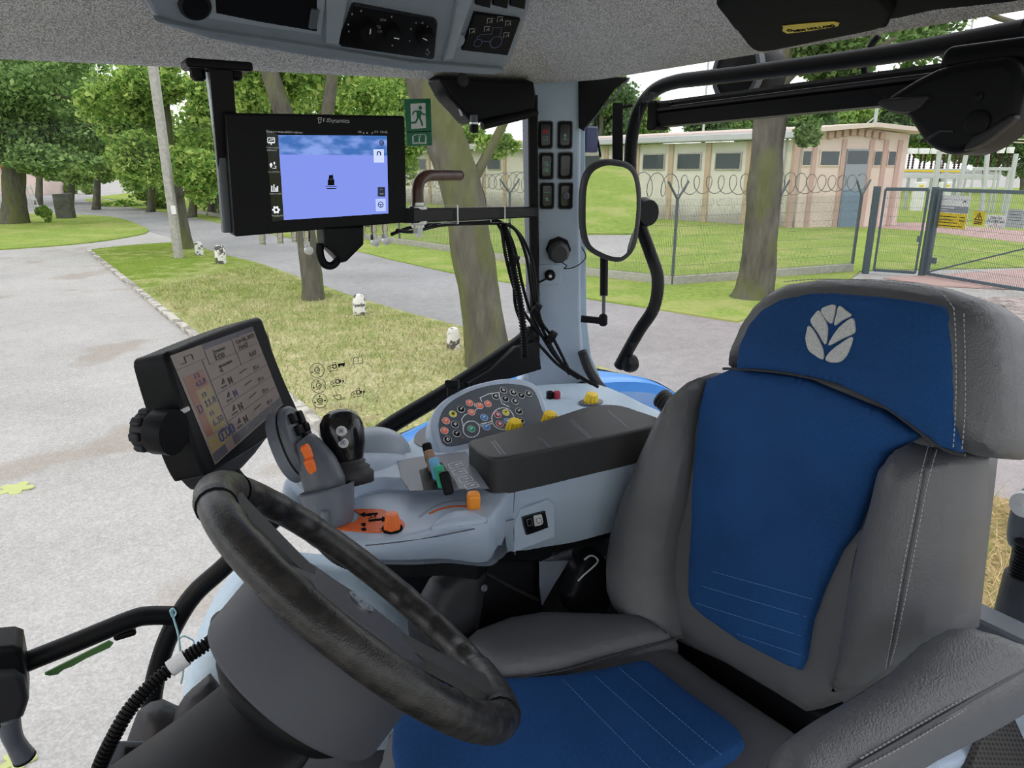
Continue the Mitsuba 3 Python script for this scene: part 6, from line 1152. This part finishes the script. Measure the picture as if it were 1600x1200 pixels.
obj('panel_edge', bar(PF.at(*PF.px(982, 124), .008), PF.at(*PF.px(912, 203), .008), .006, .004), 'm_darkgrey', None, label='thin grey strip along the slanted edge of the black corner panel', cat='trim strip')
rw = thing('window_blind', 'thick black bar along the top of the rear window', 'window bar')
b0, b1 = onf(1026, 180, -.04), onf(1640, 102, -.04) + L * .35
sec = [(-.018, -.024), (.018, -.024), (.024, -.012), (.024, .0), (.016, .006), (.016, .018), (.010, .024), (-.012, .024), (-.02, .012)]
obj('rail', sweep2(np.array([b0, b1]), sec), 'm_black', rw, smooth=20); obj('highlight_ridge', tube(np.array([b0 + F * .022 + Z * .008, b1 + F * .022 + Z * .008]), .004, 8), 'm_blackmatt', rw)
obj('end_bracket', [cbox(Frame(onf(1028, 181, -.03), -L, y=Z), .026, .055, .04, .004), cbox(Frame(onf(1045, 166, -.03), -L, y=Z), .03, .012, .03, .002)], 'm_black', rw)
wm = thing('wiper_motor', 'black rear wiper motor cover below the window bar', 'wiper motor'); wf_ = Frame(onf(1490, 170, .0), -L, n=F)
obj('cover', plate(wf_.up(-.06), spline(wf_.pxs((1384, 158), (1385, 168), (1396, 177), (1420, 181), (1432, 196), (1448, 220), (1465, 234), (1490, 242), (1513, 239), (1540, 226), (1575, 200), (1597, 178), (1605, 120), (1590, 92), (1560, 90), (1470, 108)), 3, True)[:, :2], .075, .014, 4), 'm_black', wm, smooth=45)
obj('shoulder', plate(wf_.up(.012), spline(wf_.pxs((1386, 158), (1460, 150), (1458, 160), (1446, 172), (1425, 177), (1395, 172)), 3, True)[:, :2], .008, .003), 'm_blackmatt', wm); obj('round_boss', lathe([(.0155, 0), (.0155, .004), (.0125, .006), (.0005, .006)], wf_.up(.014).sub(*wf_.px(1537, 192)), 22), 'm_black', wm); obj('screw', lathe([(.006, 0), (.006, .003), (.0005, .004)], wf_.up(.014).sub(*wf_.px(1539, 152)), 12), 'm_black', wm)
obj('rib', tube([wf_.at(*wf_.px(u, v), .015) for u, v in ((1448, 222), (1480, 205), (1500, 206))], .0025, 6), 'm_blackmatt', wm); obj('upper_hump', rbox(Frame(onf(1555, 88, -.03), -L, y=Z), .12, .035, .05, .015), 'm_black', wm)
obj('lower_flap', plate(wf_.up(.004), spline(wf_.pxs((1515, 236), (1530, 214), (1556, 200), (1590, 180), (1596, 186), (1575, 204), (1545, 226)), 2, True)[:, :2], .014, .004), 'm_blackmatt', wm)
gl = thing('grab_rail', 'curved black tube outside the rear window running down behind the mirror', 'grab rail')
gq = [onf(1660, 36, -.16) + L * .5] + [onf(u, v, -.16) for u, v in ((1660, 36), (1600, 47), (1400, 83), (1200, 110), (1100, 122), (1055, 128), (1025, 140), (1002, 165), (990, 200), (985, 250), (988, 300), (1000, 350), (1016, 395), (1028, 435), (1022, 480), (1000, 515), (980, 550), (968, 572))]
obj('tube', tube(spline(np.array(gq), 6), .0150, 12), 'm_black', gl, smooth=True); obj('foot', lathe([(.022, -.014), (.024, 0), (.02, .01), (.0005, .012)], Frame(onf(983, 568, -.16), -L, n=F), 18), 'm_black', gl); obj('clamp', lathe([(.03, -.02), (.036, 0), (.03, .02)], Frame(onf(1006, 332, -.17), F, n=-L), 18), 'm_black', gl)
wl = thing('work_light', 'round black work light seen above the window bar', 'lamp'); wo = onf(1157, 112, -.24); wfr = Frame(wo, -L, n=F)
obj('shell', lathe([(.055, -.08), (.062, -.03), (.062, 0), (.055, .012), (.0005, .014)], wfr, 30), 'm_black', wl, smooth=40); obj('rim', annulus(wfr.up(.0), .055, .064, .016), 'm_darkgrey', wl)
obj('stay', tube(spline(np.array([onf(u, v, -.2) for u, v in ((1374, 55), (1362, 70), (1352, 95), (1352, 115), (1362, 122))]), 5), .006, 8), 'm_black', None, label='short bent black stay between the rail and the window bar', cat='bracket', smooth=True)

# ================================================================== CAB: mirror, strut, small parts by the pillar
mr = thing('rear_mirror', 'tall rounded mirror in a black rubber frame beside the pillar', 'mirror')
mo_ = deep(955, 330, 1.56); Mn = unit(unit(CAM - mo_) + unit(np.array([.10, -.80, -.125]))); MF = Frame(mo_, RXc, n=Mn)
mo2 = spline(MF.pxs((906, 318), (909, 285), (920, 262), (942, 250), (965, 250), (985, 256), (998, 274), (1003, 310), (1000, 355), (993, 388), (978, 406), (962, 410), (938, 403), (916, 388), (907, 360)), 4, True)[:, :2]
obj('frame', plate(MF.up(-.03), mo2, .034, .012, 3), 'm_rubber', mr, smooth=40); obj('glass', plate(MF.up(.0045), inset(mo2, .0125 if area2(mo2) > 0 else -.0125), .001), 'm_mirror', mr, label='silvered mirror glass', smooth=False)
obj('strap', cbox(Frame(deep(965, 207, 1.60), RXc, y=UPc), .0225, .13, .01), 'm_black', mr); obj('strap_hook', bar(deep(958, 170, 1.60), deep(988, 165, 1.60), .01, .006), 'm_black', mr)
gsr = thing('gas_strut', 'black gas strut of the rear window below the mirror', 'gas strut'); t0 = 1.70
obj('cylinder', tube(np.array([deep(944, 395, t0), deep(943.5, 462, t0)]), .0095, 14), 'm_black', gsr, smooth=40); obj('rod', tube(np.array([deep(943.5, 462, t0), deep(943, 496, t0)]), .0042, 10), 'm_darkgrey', gsr); obj('ball_joint', rbox(Frame(deep(942.5, 500, t0), RXc, y=UPc), .02, .03, .02, .008), 'm_black', gsr); obj('pin', tube(np.array([deep(908, 498, t0), deep(938, 501, t0)]), .0085, 12), 'm_black', gsr)
nb = obj('marker_lamp', cbox(Frame(onf(921, 218, -.1), -L, y=Z), .024, .06, .04, .004), 'm_bluedim', None, label='small dark blue box behind the glass right of the pillar', cat='lamp')
obj('aerial_cable', tube(spline(np.array([onf(u, v, -.12) for u, v in ((930, 185), (931, 205), (936, 230), (938, 245))]), 5), .0028, 6), 'm_black', None, label='thin black cable hanging behind the glass above the mirror', cat='cable', smooth=True)
sm = thing('side_wiper_cover', 'black hinge and wiper cover at the top of the right window', 'wiper motor'); sf2 = Frame(onl(760, 160, .03), -F, n=L)
obj('cover', plate(sf2.up(-.05), spline(sf2.pxs((686, 119), (692, 138), (702, 155), (718, 172), (730, 186), (740, 193), (770, 188), (800, 184), (832, 178), (832, 128), (800, 124), (760, 122), (720, 119)), 2, True)[:, :2], .06, .010, 3), 'm_black', sm, smooth=40)
obj('edge_strip', tube([sf2.at(*sf2.px(u, v), .0) for u, v in ((708, 142), (715, 160), (722, 181))], .003, 6), 'm_silver', sm); obj('round_boss', lathe([(.014, 0), (.012, .006), (.0005, .007)], sf2.up(.010).sub(*sf2.px(719, 126)), 16), 'm_blackmatt', sm)
obj('strut', tube(np.array([sf2.at(*sf2.px(748, 197), .015), sf2.at(*sf2.px(832, 176), .015)]), .0085, 12), 'm_black', sm, smooth=40); obj('ball_stud', lathe([(.008, -.012), (.009, .012), (.006, .016), (.0005, .016)], Frame(sf2.at(*sf2.px(735, 190), .015), -F, n=-Z), 12), 'm_darkgrey', sm); obj('ball_joint', rbox(Frame(sf2.at(*sf2.px(735, 201), .015), -F, y=Z), .018, .02, .02, .008), 'm_black', sm); obj('collar', tube(np.array([sf2.at(*sf2.px(735, 192), .015), sf2.at(*sf2.px(735, 195), .015)]), .0098, 14), 'm_chrome', sm)

# ================================================================== CAB: stickers on the right window
ES = Frame(onl(653, 190, -.028), -F, n=L); ex = thing('exit_sticker', 'green emergency exit sticker with running man on the side window', 'sticker')
obj('plate', plate(ES.up(-.0005), ES.pxs((631, 155), (672.5, 154), (675, 227), (636, 228.5)), .0012), 'm_green', ex); ef_ = ES.up(.0008)
def exq(*q): return [ef_.px(400 + x / 4, y / 4) for x, y in q]
obj('door_field', flatpoly(ef_, exq((965, 648), (1058, 644), (1062, 800), (970, 806))), 'm_print', ex); e2 = ef_.up(.0005)
c = exq((1026, 674))[0]; su = np.linalg.norm(exq((1036, 674))[0] - c) / 10
obj('running_man', [flatpoly(e2, [c + su * 11 * np.array([math.cos(a), math.sin(a)]) for a in np.linspace(0, 6.28, 16)[:-1]]), flatpoly(e2, exq((1002, 690), (1026, 690), (1036, 700), (1028, 742), (1004, 738))), strip(e2, exq((1002, 694), (984, 700), (978, 718)), su * 8), strip(e2, exq((1030, 698), (1044, 716), (1058, 714)), su * 8), strip(e2, exq((1022, 738), (1034, 762), (1040, 788)), su * 11), strip(e2, exq((1010, 738), (996, 766), (962, 768)), su * 10)], 'm_green', ex)
obj('dividing_line', strip(ef_, exq((944, 826), (1094, 820)), su * 4), 'm_ink', ex); obj('book_symbol', [strip(ef_, exq(*q), su * 3.5) for q in ([(985, 845), (1016, 840), (1020, 890), (986, 892), (985, 845)], [(1058, 842), (1026, 840), (1020, 890), (1058, 892), (1058, 842)], [(977, 850), (978, 898), (1064, 897), (1064, 848)])], 'm_print', ex)
OS = Frame(onl(525, 600, -.028), -F, n=L); ops = thing('lever_sticker', 'clear sticker with tractor and trailer lever pictograms on the side window', 'sticker')
obj('film', trimesh.Trimesh([OS.at(*q) for q in OS.pxs((476, 562), (580, 545), (592, 628), (486, 652))], [[0, 1, 2], [0, 2, 3]]), 'm_film', ops, smooth=False); oq = OS.up(.0006)
def os_(*q): return [oq.px(470 + x / 10, 540 + y / 10) for x, y in q]
def ocirc(x, y, r, w, k=26): c = os_((x, y))[0]; a_ = os_((x + r, y))[0] - c; b_ = os_((x, y + r))[0] - c; return strip(oq, [c + a_ * math.cos(t) + b_ * math.sin(t) for t in np.linspace(0, 2 * np.pi, k, endpoint=False)], w, closed=True)
def odot(x, y, r): c = os_((x, y))[0]; a_ = os_((x + r, y))[0] - c; b_ = os_((x, y + r))[0] - c; return flatpoly(oq, [c + a_ * math.cos(t) + b_ * math.sin(t) for t in np.linspace(0, 2 * np.pi, 12, endpoint=False)])
for i, (cx, cy, dots, open_) in enumerate([(255, 388, [(175, 414)], [(240, 320), (330, 388)]), (278, 630, [(268, 556), (202, 658)], [(355, 628)]), (300, 865, [(292, 790), (224, 892), (378, 858)], [])]):
    obj('dial_symbol', [ocirc(cx, cy, 112, .0011), ocirc(cx, cy - 5, 38, .0016), strip(oq, os_((cx - 10, cy + 5), (cx + 28, cy - 14)), .0016), strip(oq, os_((cx - 45, cy + 58), (cx + 45, cy + 45)), .0010)] + [odot(*d, 14) for d in dots] + [ocirc(*d, 12, .0006, 12) for d in open_], 'm_ink', ops)
for x, y, tr_ in ((0, 0, 1), (45, 235, 0), (370, 405, 0)):
    g_ = [ocirc(528 + x, 325 + y, 30, .0020), ocirc(440 + x, 350 + y, 22, .0010), strip(oq, os_((432 + x, 325 + y), (490 + x, 300 + y), (502 + x, 268 + y), (545 + x, 262 + y), (548 + x, 300 + y)), .0010), strip(oq, os_((462 + x, 352 + y), (500 + x, 342 + y)), .0010), strip(oq, os_((445 + x, 405 + y), (580 + x, 380 + y)), .0009), flatpoly(oq, os_((440 + x, 404 + y), (475 + x, 386 + y), (475 + x, 410 + y)))]
    g_ += [flatpoly(oq, os_((578, 285), (688, 268), (686, 305), (676, 325), (655, 328), (650, 308), (615, 312), (612, 335), (590, 340), (582, 318)))] if tr_ else [flatpoly(oq, os_((560 + k + x, 300 + y), (580 + k + x, 298 + y), (590 + k + x, 320 + y), (575 + k + x, 345 + y), (558 + k + x, 362 + y), (568 + k + x, 330 + y))) for k in (0, 40)]
    obj('tractor_symbol', g_, 'm_ink', ops)
obj('book_symbol', [strip(oq, os_(*q), .0010) for q in ([(825, 220), (830, 195), (860, 182), (893, 195), (896, 270)], [(893, 195), (920, 172), (955, 182), (963, 210), (965, 270), (825, 285), (825, 220)])], 'm_darkgrey', ops); obj('bucket_symbol', [strip(oq, os_((500, 785), (615, 765), (630, 830), (600, 848), (575, 845), (500, 785)), .0012), strip(oq, os_((635, 820), (695, 812)), .0008), strip(oq, os_((630, 835), (692, 830)), .0008)], 'm_ink', ops)
labels[ops]['label'] = 'clear sticker with tractor and trailer pictograms low on the side window'

# ================================================================== CAB: lower right corner
mat('m_mesh', mikit.proc(lambda p, n, uv: MX((0.012, 0.012, 0.012), (0.055, 0.048, 0.043), SM(.28, .36, dr.sqrt(dr.square(dr.abs((p.x * 150 + p.z * 40) - dr.floor(p.x * 150 + p.z * 40)) - .5) + dr.square(((p.y * 130 + p.z * 120) - dr.floor(p.y * 130 + p.z * 120)) - .5))))), .6)
GFr = Frame(deep(1570, 1170, .95), -F, n=L * .7 + Z * .5 + F * .3)
obj('speaker_grille', plate(GFr, GFr.pxs((1500, 1210), (1532, 1128), (1660, 1050), (1700, 1300), (1490, 1300)), .012, .003), 'm_mesh', None, label='black perforated panel at the lower right corner', cat='panel')
rl = thing('rear_lamp', 'weathered black lamp housing on a corrugated stalk outside the rear window', 'lamp'); ro = onf(1600, 815, -.22); rf_ = Frame(ro, -L, n=F)
obj('housing', plate(rf_.up(-.05), spline(rf_.pxs((1576, 850), (1574, 820), (1582, 785), (1592, 768), (1620, 755), (1650, 770), (1650, 850), (1600, 858)), 3, True)[:, :2], .06, .012, 3), 'm_darkgrey', rl, smooth=40); obj('lens', lathe([(.022, 0), (.02, .01), (.0005, .014)], rf_.up(.01).sub(*rf_.px(1608, 785)), 20), 'm_silver', rl)
cq = spline(np.array([onf(u, v, -.2) for u, v in ((1612, 850), (1606, 880), (1602, 905))]), 30); obj('stalk', tube(cq, .022 + .002 * np.sign(np.sin(np.arange(len(cq)) * 1.3)), 14), 'm_black', rl, smooth=True); obj('sleeve', tube(np.array([onf(1604, 900, -.2), onf(1586, 975, -.2)]), [.030, .032], 18), 'm_blackmatt', rl, smooth=40)

cu = [PF.at(*PF.px(u, v), d) for u, v, d in ((908, 545, .03), (922, 580, .03), (950, 612, .035), (990, 632, .04), (1030, 655, .05))]
obj('corner_trim', tube(spline(np.array(cu), 6), .017, 10, flat=.7), 'm_blackmatt', None, label='black curved trim strip from the pillar foot towards the seat', cat='trim strip', smooth=True)
gm = thing('ribbed_grommet', 'black ribbed rubber grommet behind the armrest pad', 'grommet'); gfr = Frame(deep(1043, 630, 1.40), unit(RXc + UPc), n=unit(RXc * .8 + BKc * .5 - UPc * .2)); obj('bellows', lathe([(.019, -.02), (.021, -.016), (.017, -.012), (.021, -.008), (.017, -.004), (.021, 0), (.016, .005), (.0005, .006)], gfr, 20), 'm_rubber', gm)
